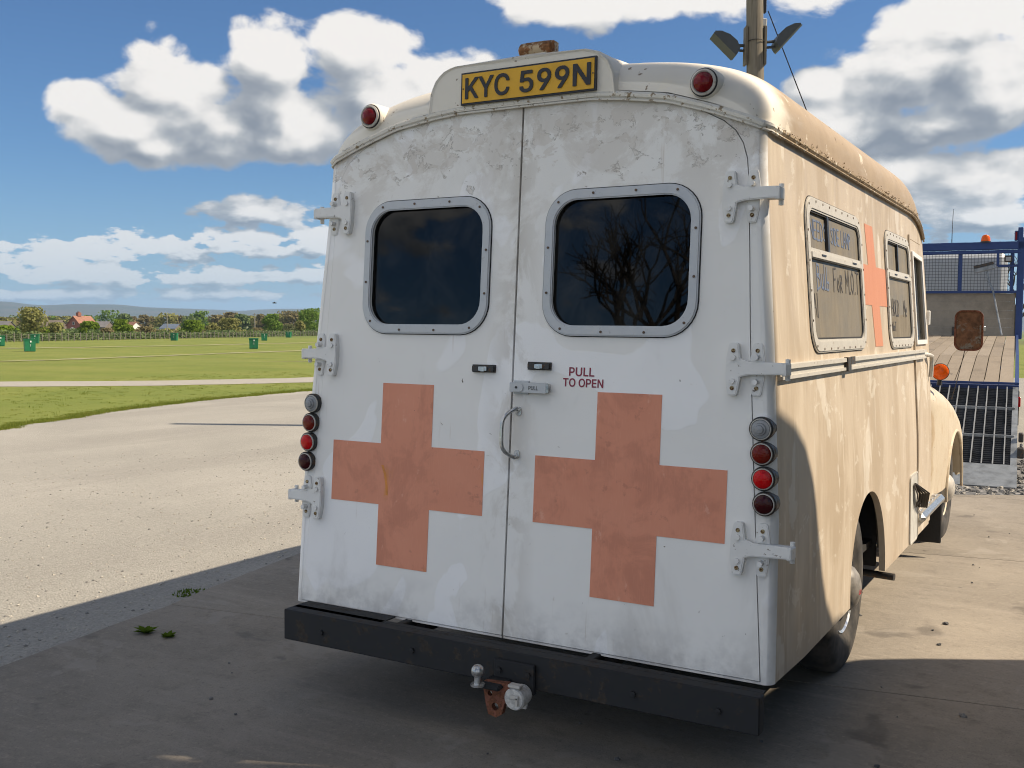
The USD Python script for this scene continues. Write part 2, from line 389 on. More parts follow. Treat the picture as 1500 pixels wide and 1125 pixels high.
M['mirror_rust'] = rusty('mirror_rust', (0.20, 0.19, 0.165), (0.15, 0.075, 0.04), 0.54, 9.0, 0.7)
M['cream_wing'] = None
g = G(); p = g.pos()
base = g.mix(g.noise(p, 5.0, 6.0, 0.6), (0.52, 0.43, 0.30), (0.62, 0.54, 0.42))
base = g.mix(g.step(g.noise(g.pos((1, 2, 1)), 4.0, 7.0, 0.62, 0.9), 0.52, 0.66, 0, 0.6), base, (0.42, 0.29, 0.16))
base = g.mix(g.step(g.noise(p, 34.0, 6.0), 0.70, 0.73), base, (0.14, 0.09, 0.05))
M['cream_wing'] = g.out('cream_wing', base, 0.42, g.bump(g.noise(p, 5.0, 4.0), 0.35, 0.02))
M['hub_grey'] = simple('hub_grey', (0.20, 0.185, 0.165), 0.45, scale=25, vary=0.35)
M['hub_cream'] = simple('hub_cream', (0.45, 0.42, 0.37), 0.45, scale=25, vary=0.2)
M['pale_panel'] = simple('pale_panel', (0.50, 0.49, 0.45), 0.5, scale=12, vary=0.15)
M['leather'] = simple('leather', (0.045, 0.035, 0.028), 0.6)
M['ink_blue'] = simple('ink_blue', (0.12, 0.16, 0.25), 0.9)
M['ink_black'] = simple('ink_black', (0.055, 0.055, 0.06), 0.9)
M['red_letter'] = simple('red_letter', (0.55, 0.03, 0.04), 0.5)


def lens(name, col, emit=None, rough=0.12):
    g = G(); p = g.pos()
    w = g.n('voronoi_texture', 'distance', vector=p, scale=170.0)
    c = g.mix(g.noise(p, 40.0, 3.0), tuple(v * 0.6 for v in col), col)
    return g.out(name, c, rough, g.bump(w, 0.35, 0.002), specular_ior_level=0.35)


M['lens_clear'] = lens('lens_clear', (0.34, 0.35, 0.36))
M['lens_amber'] = lens('lens_amber', (0.15, 0.010, 0.004))
M['lens_red'] = lens('lens_red', (0.60, 0.004, 0.006))
M['lens_dark'] = lens('lens_dark', (0.035, 0.002, 0.003))
M['lens_orange'] = lens('lens_orange', (0.85, 0.13, 0.008))
M['lens_small_red'] = lens('lens_small_red', (0.17, 0.004, 0.006))


def pane(name, tint, dust=0.0, dust_col=(0.3, 0.27, 0.22), film=0.0):
    g = G(); p = g.pos()
    tr = g.n('transparent_bsdf', 'BSDF', color=tint)
    gl = g.n('glossy_bsdf', 'BSDF', color=(1, 1, 1), roughness=0.015)
    fr = g.n('fresnel', 'fac', IOR=1.42)
    s = g.n('mix_closure', 'closure', fac=fr, closure1=tr, closure2=gl)
    if film:
        nn = g.noise(g.pos((1, 1, 0.6)), 7.0, 8.0, 0.66, 0.5)
        s = g.n('mix_closure', 'closure', fac=g.lin(nn, 0.42, 0.75, 0.0, film), closure1=s, closure2=g.n('diffuse_bsdf', 'BSDF', color=dust_col))
    if dust:
        nn = g.noise(g.pos((1, 1, 0.5)), 5.0, 7.0, 0.62, 0.4)
        dc = g.mix(g.noise(g.pos((1, 3, 1)), 9.0, 5.0), tuple(v * 0.8 for v in dust_col), tuple(v * 1.15 for v in dust_col))
        df = g.n('diffuse_bsdf', 'BSDF', color=dc)
        s = g.n('mix_closure', 'closure', fac=g.lin(nn, 0.3, 0.7, dust - 0.18, dust + 0.14), closure1=s, closure2=df)
    return usdkit.material(stage, f'/World/Looks/{name}', g.N, g.L, surface=s)


M['dark_glass'] = pane('dark_glass', (0.05, 0.055, 0.065), film=0.05)
M['dusty_glass'] = pane('dusty_glass', (0.42, 0.42, 0.42), 0.86, (0.24, 0.215, 0.175))
M['clear_glass'] = pane('clear_glass', (0.75, 0.8, 0.8))

# ------------------------------------------------------------------ helpers for shapes and prims
used = {}


def fresh(parent, name):
    k = used.get((parent, name), 0)
    used[(parent, name)] = k + 1
    return f'{parent}/{name}' if k == 0 else f'{parent}/{name}_{k:03d}'


def keys(prim, label=None, cat=None, group=None, kind=None):
    for k, v in (('label', label), ('category', cat), ('group', group), ('kind', kind)):
        if v:
            prim.SetCustomDataByKey(k, v)


def thing(name, label, cat, loc=(0, 0, 0), rz=0.0, group=None, scale=None):
    x = UsdGeom.Xform.Define(stage, fresh('/World', name))
    x.AddTranslateOp().Set(Gf.Vec3d(*map(float, loc)))
    if rz:
        x.AddRotateZOp().Set(float(rz))
    if scale:
        x.AddScaleOp().Set(Gf.Vec3f(*scale))
    keys(x.GetPrim(), label, cat, group)
    return str(x.GetPath())


def part(parent, name, mesh, mat, smooth=30, label=None, kind=None):
    if isinstance(mesh, (list, tuple)) and not isinstance(mesh[0], np.ndarray):
        mesh = trimesh.util.concatenate(list(mesh))
    path = fresh(parent, name)
    pm = usdkit.mesh(stage, path, mesh, M[mat] if isinstance(mat, str) else mat, smooth=smooth)
    if name in STUFF:
        kind = 'stuff'
    if label or kind:
        keys(pm.GetPrim(), label, kind=kind)
    return path


STUFF = {'paint_flakes', 'screws', 'bolt_heads', 'frame_screws', 'wheel_nuts', 'bristles', 'step_tread'}


def single(name, mesh, mat, label=None, cat=None, group=None, kind=None, smooth=30):
    path = part('/World', name, mesh, mat, smooth)
    keys(stage.GetPrimAtPath(path), label, cat, group, kind)
    return path


def copy_of(src, loc, rz=0.0, label=None, group=None, scale=None):
    was = stage.GetPrimAtPath(src)
    base = src.split('/')[-1]
    if base[-4:-3] == '_' and base[-3:].isdigit():
        base = base[:-4]
    x = UsdGeom.Xform.Define(stage, fresh('/World', base))
    pr = x.GetPrim()
    pr.GetReferences().AddInternalReference(was.GetPath())
    pr.SetInstanceable(True)
    x.ClearXformOpOrder()
    for n_ in list(pr.GetAttributes()):
        pass
    t = pr.GetAttribute('xformOp:translate') or x.AddTranslateOp().GetAttr()
    t.Set(Gf.Vec3d(*map(float, loc)))
    ops = [UsdGeom.XformOp(t)]
    r = pr.GetAttribute('xformOp:rotateZ')
    r = UsdGeom.XformOp(r) if r else x.AddRotateZOp()
    r.Set(float(rz))
    ops.append(r)
    if scale or pr.GetAttribute('xformOp:scale'):
        s = pr.GetAttribute('xformOp:scale')
        s = UsdGeom.XformOp(s) if s else x.AddScaleOp()
        s.Set(Gf.Vec3f(*(scale or (1, 1, 1))))
        ops.append(s)
    x.SetXformOpOrder(ops)
    keys(pr, label, None, group)
    return str(x.GetPath())


def bx(cx, cy, cz, sx, sy, sz, bev=0.0):
    """A box by its centre and sizes, with chamfered edges."""
    if bev <= 0:
        b = trimesh.creation.box([sx, sy, sz])
    else:
        bev = min(bev, 0.45 * min(sx, sy, sz))
        P = []
        for a in (-1, 1):
            for b_ in (-1, 1):
                for c in (-1, 1):
                    h = np.array([a * sx / 2, b_ * sy / 2, c * sz / 2])
                    s = np.array([a, b_, c]) * bev
                    for k in range(3):
                        q = h - s
                        q[k] = h[k]
                        P.append(q)
        b = trimesh.convex.convex_hull(np.array(P))
    b.apply_translation([cx, cy, cz])
    return b


def tube(pts, r, n=10, cap=True, flat=1.0):
    pts = np.asarray(pts, float)
    rs = np.broadcast_to(np.asarray(r, float), (len(pts),))
    d = np.gradient(pts, axis=0)
    d /= np.linalg.norm(d, axis=1, keepdims=True)
    ref = np.array([0, 0, 1.0]) if abs(d[0][2]) < 0.8 else np.array([1.0, 0, 0])
    rings = []
    for q, t, rr in zip(pts, d, rs):
        a = np.cross(t, ref); a /= np.linalg.norm(a)
        b = np.cross(a, t); ref = b
        th = np.arange(n) / n * 2 * np.pi
        rings.append(q + rr * (np.cos(th)[:, None] * a + flat * np.sin(th)[:, None] * b))
    V = np.vstack(rings); F = []
    for i in range(len(pts) - 1):
        for j in range(n):
            k = (j + 1) % n
            F += [(i * n + j, i * n + k, (i + 1) * n + k), (i * n + j, (i + 1) * n + k, (i + 1) * n + j)]
    if cap:
        c0, c1 = len(V), len(V) + 1
        V = np.vstack([V, pts[0], pts[-1]])
        e = (len(pts) - 1) * n
        for j in range(n):
            k = (j + 1) % n
            F += [(c0, k, j), (c1, e + j, e + k)]
    return trimesh.Trimesh(V, F, process=False)


def lathe(profile, n=28, axis='z'):
    """profile: (radius, height) pairs, revolved about the axis; ends are closed."""
    P = [tuple(q) for q in profile]
    V, F = [], []
    th = np.arange(n) / n * 2 * np.pi
    for r, h in P:
        V += [(r * math.cos(t), r * math.sin(t), h) for t in th]
    for i in range(len(P) - 1):
        for j in range(n):
            k = (j + 1) % n
            F += [(i * n + j, i * n + k, (i + 1) * n + k), (i * n + j, (i + 1) * n + k, (i + 1) * n + j)]
    for i, sgn in ((0, -1), (len(P) - 1, 1)):
        if P[i][0] > 1e-6:
            c = len(V); V.append((0, 0, P[i][1]))
            for j in range(n):
                k = (j + 1) % n
                F.append((c, i * n + j, i * n + k) if sgn > 0 else (c, i * n + k, i * n + j))
    m_ = trimesh.Trimesh(np.array(V, float), F, process=False)
    m_.merge_vertices()
    if axis == 'x':
        m_.apply_transform(trimesh.transformations.rotation_matrix(np.pi / 2, [0, 1, 0]))
    if axis == '-y':
        m_.apply_transform(trimesh.transformations.rotation_matrix(np.pi / 2, [1, 0, 0]))
    return m_


def moved(m_, t=(0, 0, 0), R=None):
    m_ = m_.copy()
    if R is not None:
        m_.apply_transform(R)
    m_.apply_translation(t)
    return m_


def rot(deg, axis):
    return trimesh.transformations.rotation_matrix(math.radians(deg), axis)


def rrect(x0, z0, x1, z1, r, n=6):
    return sbox(x0 + r, z0 + r, x1 - r, z1 - r).buffer(r, quad_segs=n)


def polys(p):
    return [q for q in getattr(p, 'geoms', [p]) if isinstance(q, Polygon) and q.area > 1e-9]


def sheet(poly, fn, h0, h1, bands=()):
    """A plate with the outline of poly (2D, holes allowed), laid on the curved surface fn(a, b, h): from height h0 to h1. bands: values of b at which it may bend."""
    V, F = [], []
    for piece in polys(poly):
        lo, hi = piece.bounds[1], piece.bounds[3]
        cuts = [lo] + [b for b in bands if lo + 1e-4 < b < hi - 1e-4] + [hi]
        for c0, c1 in zip(cuts[:-1], cuts[1:]):
            strip = piece.intersection(sbox(piece.bounds[0] - 1, c0, piece.bounds[2] + 1, c1)) if len(cuts) > 2 else piece
            for q in polys(strip):
                v, f = trimesh.creation.triangulate_polygon(q, engine='earcut')
                k = len(V)
                a, b, c = v[f[0][0]], v[f[0][1]], v[f[0][2]]
                V += [fn(x_, y_, h1) for x_, y_ in v]
                F += [tuple(np.array(t) + k) for t in f]
                k = len(V)
                V += [fn(x_, y_, h0) for x_, y_ in v]
                F += [tuple(np.array(t)[::-1] + k) for t in f]
        for ring in [piece.exterior, *piece.interiors]:
            pts = []
            cc = np.array(ring.coords)[:-1]
            for a, b in zip(cc, np.roll(cc, -1, axis=0)):
                pts.append(a)
                ts = sorted([(z_ - a[1]) / (b[1] - a[1]) for z_ in bands if min(a[1], b[1]) + 1e-4 < z_ < max(a[1], b[1]) - 1e-4]) if abs(b[1] - a[1]) > 1e-6 else []
                pts += [a + (b - a) * t for t in ts]
            pts = np.array(pts)
            k, n = len(V), len(pts)
            V += [fn(x_, y_, h1) for x_, y_ in pts]
            V += [fn(x_, y_, h0) for x_, y_ in pts]
            for i in range(n):
                j = (i + 1) % n
                F += [(k + i, k + n + i, k + n + j), (k + i, k + n + j, k + j)]
    m_ = trimesh.Trimesh(np.array(V, float), np.array(F), process=False)
    m_.merge_vertices()
    trimesh.repair.fix_normals(m_)
    return m_


def extrude(poly, depth):
    return trimesh.util.concatenate([trimesh.creation.extrude_polygon(q, depth, engine='earcut') for q in polys(poly)])

# ------------------------------------------------------------------ ground
def ss(a, b, t):
    q = np.clip((t - a) / (b - a), 0, 1)
    return q * q * (3 - 2 * q)


def terrain(x_, y_):
    r = np.hypot(x_ - CAM[0], y_ - CAM[1])
    return -1.25 * ss(36, 85, r) - 2.75 * ss(270, 480, r)


def grass_mat(name, far):
    g = G(); p = g.pos()
    d = g.n('vector_math', 'value', math_type='distance', vector1=p, vector2=(2, -3, 0))
    a = g.noise(g.pos((1, 1, 0.2)), 0.22, 6.0, 0.6, 0.4)
    b = g.noise(p, 2.3, 6.0, 0.65)
    f = g.noise(p, 26.0, 5.0, 0.6)
    base = g.ramp(a, [(0.30, (0.115, 0.155, 0.028)), (0.5, (0.155, 0.188, 0.036)), (0.68, (0.20, 0.215, 0.050))])
    base = g.mix(g.step(b, 0.40, 0.66, 0, 0.5), base, (0.105, 0.145, 0.026))
    base = g.mix(g.step(f, 0.46, 0.72, 0, 0.55), base, (0.22, 0.235, 0.065))
    mow = g.noise(g.pos((0.05, 0.5, 1), rot=(0, 0, 0.55)), 1.0, 3.0)
    base = g.mix(g.step(mow, 0.45, 0.6, 0, 0.35), base, (0.205, 0.21, 0.055))
    if far:
        fld = g.n('voronoi_texture', 'color', vector=g.pos((1, 1, 0.0)), scale=0.010)
        fr = g.n('separate_color', 'r', color=fld)
        fc = g.ramp(fr, [(0.0, (0.10, 0.14, 0.035)), (0.4, (0.16, 0.19, 0.05)), (0.7, (0.11, 0.12, 0.045)), (1.0, (0.19, 0.19, 0.075))])
        base = g.mix(g.step(d, 190.0, 235.0), base, fc)
    h = g.add(g.mul(b, 0.4), f)
    return g.out(name, base, 0.85, g.bump(h, 0.6, 0.04), specular_ior_level=0.2)


M['grass'] = grass_mat('grass', True)
# gravel yard
g = G(); p = g.pos()
big = g.noise(g.pos((1, 1, 1), rot=(0, 0, 0.6)), 0.35, 6.0, 0.62, 0.6)
track = g.noise(g.pos((0.9, 0.12, 1), rot=(0, 0, -0.5)), 0.9, 5.0, 0.6, 0.4)
fine = g.noise(p, 55.0, 6.0, 0.7)
peb = g.n('voronoi_texture', 'distance', vector=p, scale=75.0)
pebc = g.n('voronoi_texture', 'color', vector=p, scale=75.0)
tone = g.n('separate_color', 'r', color=pebc)
base = g.ramp(big, [(0.3, (0.235, 0.228, 0.205)), (0.55, (0.295, 0.285, 0.255)), (0.75, (0.345, 0.33, 0.295))])
base = g.mix(g.step(track, 0.50, 0.66, 0, 0.55), base, (0.22, 0.21, 0.19))
base = g.mix(g.lin(tone, 0, 1, 0.0, 0.30), base, (0.48, 0.46, 0.42))
base = g.mix(g.step(fine, 0.50, 0.72, 0, 0.62), base, (0.15, 0.14, 0.125))
h = g.add(g.mul(peb, -0.8), g.mul(fine, 0.8))
M['gravel'] = g.out('gravel', base, 0.9, g.bump(h, 0.55, 0.012), specular_ior_level=0.25)
g = G(); p = g.pos()
base = g.mix(g.noise(p, 5.0, 6.0, 0.65), (0.27, 0.255, 0.225), (0.38, 0.355, 0.31))
base = g.mix(g.step(g.noise(p, 30.0, 5.0), 0.5, 0.7, 0, 0.4), base, (0.16, 0.15, 0.12))
M['path'] = g.out('path', base, 0.9, g.bump(g.noise(p, 40.0, 5.0), 0.5, 0.02))
g = G(); p = g.pos()
st = g.n('voronoi_texture', 'color', vector=p, scale=26.0)
sd = g.n('voronoi_texture', 'distance', vector=p, scale=26.0)
base = g.ramp(g.n('separate_color', 'g', color=st), [(0, (0.04, 0.042, 0.045)), (0.6, (0.13, 0.13, 0.13)), (1, (0.28, 0.27, 0.26))])
M['chippings'] = g.out('chippings', base, 0.85, g.bump(sd, -1.0, 0.03))


g = G(); p = g.pos()
base = g.mix(g.step(g.noise(p, 0.7, 7.0, 0.65), 0.44, 0.62), (0.235, 0.235, 0.075), (0.29, 0.27, 0.20))
M['worn_track'] = g.out('worn_track', base, 0.9)


def slab_mat(name, seed, tint):
    g = G()
    p = g.pos((1, 1, 1), (seed * 3.7, seed * 1.9, 0))
    big = g.noise(p, 0.9, 7.0, 0.62, 0.5)
    sm = g.noise(p, 9.0, 7.0, 0.65, 0.2)
    fine = g.noise(p, 140.0, 4.0, 0.6)
    sweep_ = g.noise(g.pos((0.5, 6.0, 1), (seed, 0, 0), (0, 0, 0.25)), 2.5, 6.0, 0.62, 0.3)
    c0 = tuple(np.array((0.205, 0.182, 0.150)) * tint)
    c1 = tuple(np.array((0.285, 0.252, 0.208)) * tint)
    base = g.mix(g.step(big, 0.32, 0.68), c0, c1)
    base = g.mix(g.step(sweep_, 0.48, 0.72, 0, 0.35), base, tuple(np.array((0.34, 0.30, 0.25)) * tint))
    base = g.mix(g.step(sm, 0.52, 0.72, 0, 0.5), base, tuple(np.array((0.17, 0.15, 0.128)) * tint))
    base = g.mix(g.step(fine, 0.52, 0.68, 0, 0.5), base, (0.11, 0.098, 0.082))
    gr_ = g.noise(p, 42.0, 7.0, 0.72)
    base = g.mix(g.step(gr_, 0.53, 0.68, 0, 0.5), base, tuple(np.array((0.36, 0.315, 0.255)) * tint))
    base = g.mix(g.step(gr_, 0.44, 0.32, 0, 0.5), base, tuple(np.array((0.13, 0.112, 0.09)) * tint))
    scr = g.noise(g.pos((3.0, 40.0, 1), (seed * 2.0, 1, 0), (0, 0, 0.35)), 1.6, 5.0, 0.6, 0.2)
    base = g.mix(g.step(scr, 0.66, 0.72, 0, 0.4), base, tuple(np.array((0.40, 0.36, 0.31)) * tint))
    pt = g.step(g.noise(g.pos((1, 1, 1), (seed * 5.0, 3, 0)), 1.9, 5.0, 0.6, 0.4), 0.60, 0.63, 0, 0.35)
    base = g.mix(pt, base, tuple(np.array((0.33, 0.30, 0.26)) * tint))
    oil = g.step(g.noise(p, 2.4, 4.0, 0.5, 0.6), 0.64, 0.72, 0, 0.55)
    base = g.mix(oil, base, (0.085, 0.075, 0.066))
    spot = g.step(g.n('voronoi_texture', 'distance', vector=p, scale=4.2), 0.075, 0.045, 0, 0.75)
    spot = g.mul(spot, g.step(g.noise(p, 1.3, 1.0), 0.5, 0.56))
    base = g.mix(spot, base, (0.035, 0.031, 0.028))
    h = g.add(g.mul(fine, 0.6), g.mul(gr_, 1.2))
    return g.out(name, base, g.lin(sm, 0.3, 0.7, 0.72, 0.9), g.bump(h, 0.35, 0.006), specular_ior_level=0.3)


for i_, t_ in enumerate((1.0, 0.94, 1.05)):
    M[f'concrete_{"abc"[i_]}'] = slab_mat(f'concrete_{"abc"[i_]}', i_, t_)
M['joint'] = simple('joint', (0.055, 0.05, 0.043), 0.9)

# the field, one sheet out to the horizon
R = np.unique(np.concatenate([np.linspace(0, 36, 10), np.linspace(36, 90, 22), np.linspace(90, 270, 16), np.linspace(270, 480, 16), np.geomspace(480, 9000, 26)]))
A = np.linspace(0, 2 * np.pi, 145)[:-1]
V = [(CAM[0], CAM[1], 0.0)]
for r_ in R[1:]:
    xx, yy_ = CAM[0] + r_ * np.cos(A), CAM[1] + r_ * np.sin(A)
    V += list(zip(xx, yy_, terrain(xx, yy_)))
n_ = len(A); Fc = []
for j in range(n_):
    Fc.append((0, 1 + j, 1 + (j + 1) % n_))
for i in range(len(R) - 2):
    for j in range(n_):
        a_, b_ = 1 + i * n_ + j, 1 + i * n_ + (j + 1) % n_
        Fc += [(a_, a_ + n_, b_), (b_, a_ + n_, b_ + n_)]
single('grass_field', (np.array(V), np.array(Fc)), 'grass', kind='structure', smooth=True)


def ground_sheet(name, outline, z_, mat, parent='/World', cell=None, follow=False):
    P = Polygon(outline).buffer(0)
    if cell:
        pieces = []
        x0, y0, x1, y1 = P.bounds
        for i in range(int((x1 - x0) / cell) + 1):
            for j in range(int((y1 - y0) / cell) + 1):
                pieces += polys(P.intersection(sbox(x0 + i * cell, y0 + j * cell, x0 + (i + 1) * cell, y0 + (j + 1) * cell)))
    else:
        pieces = polys(P)
    V, F = [], []
    for q in pieces:
        v, f = trimesh.creation.triangulate_polygon(q, engine='earcut')
        for t in f:
            a, b, c = v[t[0]], v[t[1]], v[t[2]]
            if (b[0] - a[0]) * (c[1] - a[1]) - (b[1] - a[1]) * (c[0] - a[0]) < 0:
                t = t[::-1]
            F.append([k + len(V) for k in t])
        V += [(q_[0], q_[1], z_ + (float(terrain(q_[0], q_[1])) if follow else 0.0)) for q_ in v]
    return np.array(V), np.array(F)


def wobble(pts, amp, step, seed):
    """A line with an uneven course."""
    L = LineString(pts)
    n = max(2, int(L.length / step))
    P = np.array([L.interpolate(t, normalized=True).coords[0] for t in np.linspace(0, 1, n)])
    q = np.column_stack([P, np.zeros(n)])
    dx = meshkit.fbm(q * 0.9, 4, seed) - 0.5 + 0.35 * (meshkit.fbm(q * 5, 2, seed + 5) - 0.5)
    t = np.gradient(P, axis=0); t /= np.linalg.norm(t, axis=1, keepdims=True)
    return P + np.column_stack([-t[:, 1], t[:, 0]]) * (dx * 2 * amp)[:, None]


verge_edge = wobble([(-9.0, -9.0), (-10.2, 0.0), (-11.7, 5.84), (-12.7, 7.8), (-13.2, 9.5), (-13.95, 12.4), (-14.1, 14.9), (-14.4, 19.0), (-16.5, 26.0), (-19.0, 34.0)], 0.22, 0.16, 3)
yard = np.vstack([verge_edge, [(40, 34), (40, -30), (-9, -30)]])
yv, yf = ground_sheet('gravel_yard', yard, 0.004, 'gravel')
single('gravel_yard', (yv, yf), 'gravel', kind='structure', smooth=False)

# narrow gravel road through the grass, and the faint tracks beyond it
for nm_, pts_, w_, z0_ in (('gravel_path', [(-38, -6), (-28.5, 5.0), (-22.0, 12.75), (-19.3, 15.4), (-17.3, 19.0), (-16.2, 24), (-17, 34)], 2.35, 0.006),):
    L_ = LineString(pts_).buffer(w_ / 2, cap_style=2, join_style=1)
    ring = wobble(list(L_.exterior.coords), 0.12, 0.3, 9)
    v_, f_ = ground_sheet(nm_, ring, z0_, 'path', cell=4.0, follow=True)
    single(nm_, (v_, f_), 'path', kind='structure', smooth=False)
for i_, (pts_, w_) in enumerate((([(-72, 20), (-64, 41), (-66, 51), (-69, 67), (-71, 82), (-72, 110)], 1.5), ([(-104, 40), (-96, 70), (-97, 90), (-101, 118)], 2.2), ([(-48, 14), (-46, 30), (-47, 48), (-52, 75)], 0.8))):
    L_ = LineString(pts_).buffer(w_ / 2, cap_style=2, join_style=1)
    ring = wobble(list(L_.exterior.coords), 0.35, 1.0, 19 + i_)
    v_, f_ = ground_sheet('worn_track', ring, 0.03, 'path', cell=6.0, follow=True)
    single('worn_track', (v_, f_), 'worn_track', kind='structure', smooth=False)

# concrete apron: slabs with open joints
JX = (-2.42, 0.55); 
apron = '/World/concrete_apron'
left_edge = wobble([(-1.75, -4.5), (-2.02, -1.9), (-2.27, -0.5), (-2.42, 0.5), (-2.56, 1.2), (-2.72, 2.1), (-3.1, 4.5), (-3.45, 7.15)], 0.035, 0.09, 31)


def slab_poly(y0, y1, x0=None, x1=12.0):
    """Slab between two joints that run across the apron; its left end follows the broken edge."""
    jl = lambda y, x_: y + 0.165 * (x_ + 2.4)
    big = Polygon([(-6, jl(y0, -6)), (12, jl(y0, 12)), (12, jl(y1, 12)), (-6, jl(y1, -6))])
    edge = Polygon(np.vstack([left_edge, [(14, 9.0), (14, -6)]]))
    front = Polygon([(-8, -4.4), (14, -4.4), (14, 11.5), (1.4, 7.47), (0.8, 7.12), (-8, 3.5 + 1.5)])
    q = big.intersection(edge).intersection(front)
    if x0 is not None:
        q = q.intersection(sbox(x0, -20, x1, 30))
    return q.buffer(-0.004)


apv, apf = ground_sheet('apron', list(Polygon(np.vstack([left_edge, [(0.75, 7.05), (12, 10.7), (12, -4.3)]])).buffer(-0.02).exterior.coords), 0.008, 'joint')
single('concrete_apron', (apv, apf), 'joint', kind='structure', smooth=False)
used[('/World', 'concrete_apron')] = 1
k_ = 0
for y0_, y1_ in ((-4.6, -2.55), (-2.55, 0.64), (0.64, 3.68), (3.68, 6.5), (6.5, 10.0)):
    for x0_, x1_ in ((-6, 1.9), (1.9, 5.2), (5.2, 12.0)):
        for q_ in polys(slab_poly(y0_, y1_, x0_ + 0.004, x1_ - 0.004)):
            sl = trimesh.creation.extrude_polygon(q_, 0.012, engine='earcut')
            sl.apply_translation([0, 0, 0.009 + 0.0012 * (k_ % 3)])
            part(apron, 'concrete_slab', sl, f'concrete_{"abc"[(k_ * 2 + k_ // 3) % 3]}', smooth=False)
            k_ += 1
# strip of dark chippings before the ramp
cv, cf = ground_sheet('chippings', wobble([(-0.6, 6.72), (0.8, 7.14), (1.4, 7.49), (3.0, 8.05), (8, 9.8), (7.6, 13.5), (1.6, 11.2), (-0.9, 9.6), (-0.6, 6.72)], 0.05, 0.15, 41), 0.010, 'chippings')
single('stone_chippings', (cv, cf), 'chippings', kind='structure', smooth=False)


def instancer(name, protos, mats, pos, yaw, scl, kind='stuff', label=None, cat=None, tilt=None):
    path = fresh('/World', name)
    pi = UsdGeom.PointInstancer.Define(stage, path)
    tg = []
    for i, (pm, mt) in enumerate(zip(protos, mats)):
        usdkit.mesh(stage, f'{path}/shapes/{name}_shape_{i}', pm, M[mt], smooth=False)
        tg.append(f'{path}/shapes/{name}_shape_{i}')
    pi.CreatePrototypesRel().SetTargets(tg)
    n = len(pos)
    pi.CreatePositionsAttr(Vt.Vec3fArray.FromNumpy(np.asarray(pos, np.float32)))
    pi.CreateProtoIndicesAttr(Vt.IntArray.FromNumpy((np.arange(n) % len(protos)).astype(np.int32)))
    pi.CreateScalesAttr(Vt.Vec3fArray.FromNumpy(np.repeat(np.asarray(scl, np.float32)[:, None], 3, 1)))
    q = [Gf.Quath(float(math.cos(a / 2)), 0.0, 0.0, float(math.sin(a / 2))) for a in yaw]
    pi.CreateOrientationsAttr(Vt.QuathArray(q))
    keys(pi.GetPrim(), label, cat, None, kind)
    return path


# loose stones on the yard
stones = []
for i_ in range(4):
    s_ = trimesh.creation.icosphere(1, 1.0)
    s_.vertices *= (1, 0.8, 0.5)
    s_.vertices += (rng.random(s_.vertices.shape) - 0.5) * 0.5
    stones.append(s_)
M['stone_pale'] = simple('stone_pale', (0.40, 0.375, 0.33), 0.9, scale=60)
M['stone_grey'] = simple('stone_grey', (0.20, 0.195, 0.185), 0.9, scale=60)
M['stone_dark'] = simple('stone_dark', (0.10, 0.10, 0.10), 0.9, scale=60)
P_ = []
yp = Polygon(yard)
apoly = Polygon(np.vstack([left_edge, [(14, 9.0), (14, -6)]]))
from shapely.prepared import prep
yp_, ap_ = prep(yp), prep(apoly)
while len(P_) < 5200:
    r_ = 2.2 + 11 * rng.random() ** 1.3
    a_ = rng.uniform(-0.15, 1.15) + math.pi / 2
    x_, y_ = CAM[0] + r_ * math.cos(a_), CAM[1] + r_ * math.sin(a_)
    if yp_.contains(Point(x_, y_)) and not ap_.contains(Point(x_, y_)):
        P_.append((x_, y_, 0.005))
P_ = np.array(P_)
instancer('loose_stones', stones, ['stone_pale', 'stone_pale', 'stone_pale', 'stone_grey'], P_, rng.uniform(0, 6.28, len(P_)), 0.003 + 0.009 * rng.random(len(P_)) ** 3,
          label='small loose stones scattered over the pale gravel yard', cat='stones')
P_ = np.column_stack([rng.uniform(0.4, 3.2, 1500), rng.uniform(6.9, 10.4, 1500), np.full(1500, 0.012)])
P_ = P_[(P_[:, 1] > 7.2 + 0.37 * (P_[:, 0] - 0.8))]
instancer('loose_chippings', stones, ['stone_dark', 'stone_grey', 'stone_pale', 'stone_dark'], P_, rng.uniform(0, 6.28, len(P_)), 0.012 + 0.022 * rng.random(len(P_)),
          label='dark stone chippings under the lorry ramp', cat='chippings')


def tuft(n, h, spread, w, seed):
    r = np.random.default_rng(seed)
    V, F = [], []
    for i in range(n):
        a, b = r.uniform(0, 6.28), r.uniform(0, 6.28)
        o = np.array([math.cos(a), math.sin(a), 0]) * spread * math.sqrt(r.random())
        t = np.array([math.cos(b), math.sin(b), 0])
        hh = h * r.uniform(0.5, 1.1)
        lean_ = t * hh * r.uniform(0.1, 0.8)
        s = np.array([-t[1], t[0], 0]) * w * r.uniform(0.6, 1.2)
        k = len(V)
        V += [o - s, o + s, o + lean_ * 0.4 + s * 0.7 + [0, 0, hh * 0.6], o + lean_ * 0.4 - s * 0.7 + [0, 0, hh * 0.6], o + lean_ + [0, 0, hh]]
        F += [(k, k + 1, k + 2), (k, k + 2, k + 3), (k + 3, k + 2, k + 4)]
    return trimesh.Trimesh(np.array(V), F, process=False)


def leaf_mat(name, dark, light, trans=0.35, scale=0.6):
    g = G()
    rnd = g.n('geometry', 'random_per_island')
    p = g.pos()
    c = g.mix(rnd, dark, light)
    c = g.mix(g.step(g.noise(p, scale, 4.0), 0.35, 0.65, 0, 0.5), c, tuple(v * 0.75 for v in dark))
    d = g.n('diffuse_bsdf', 'BSDF', color=c)
    t = g.n('translucent_bsdf', 'BSDF', color=c)
    s = g.n('mix_closure', 'closure', fac=trans, closure1=d, closure2=t)
    return usdkit.material(stage, f'/World/Looks/{name}', g.N, g.L, surface=s)


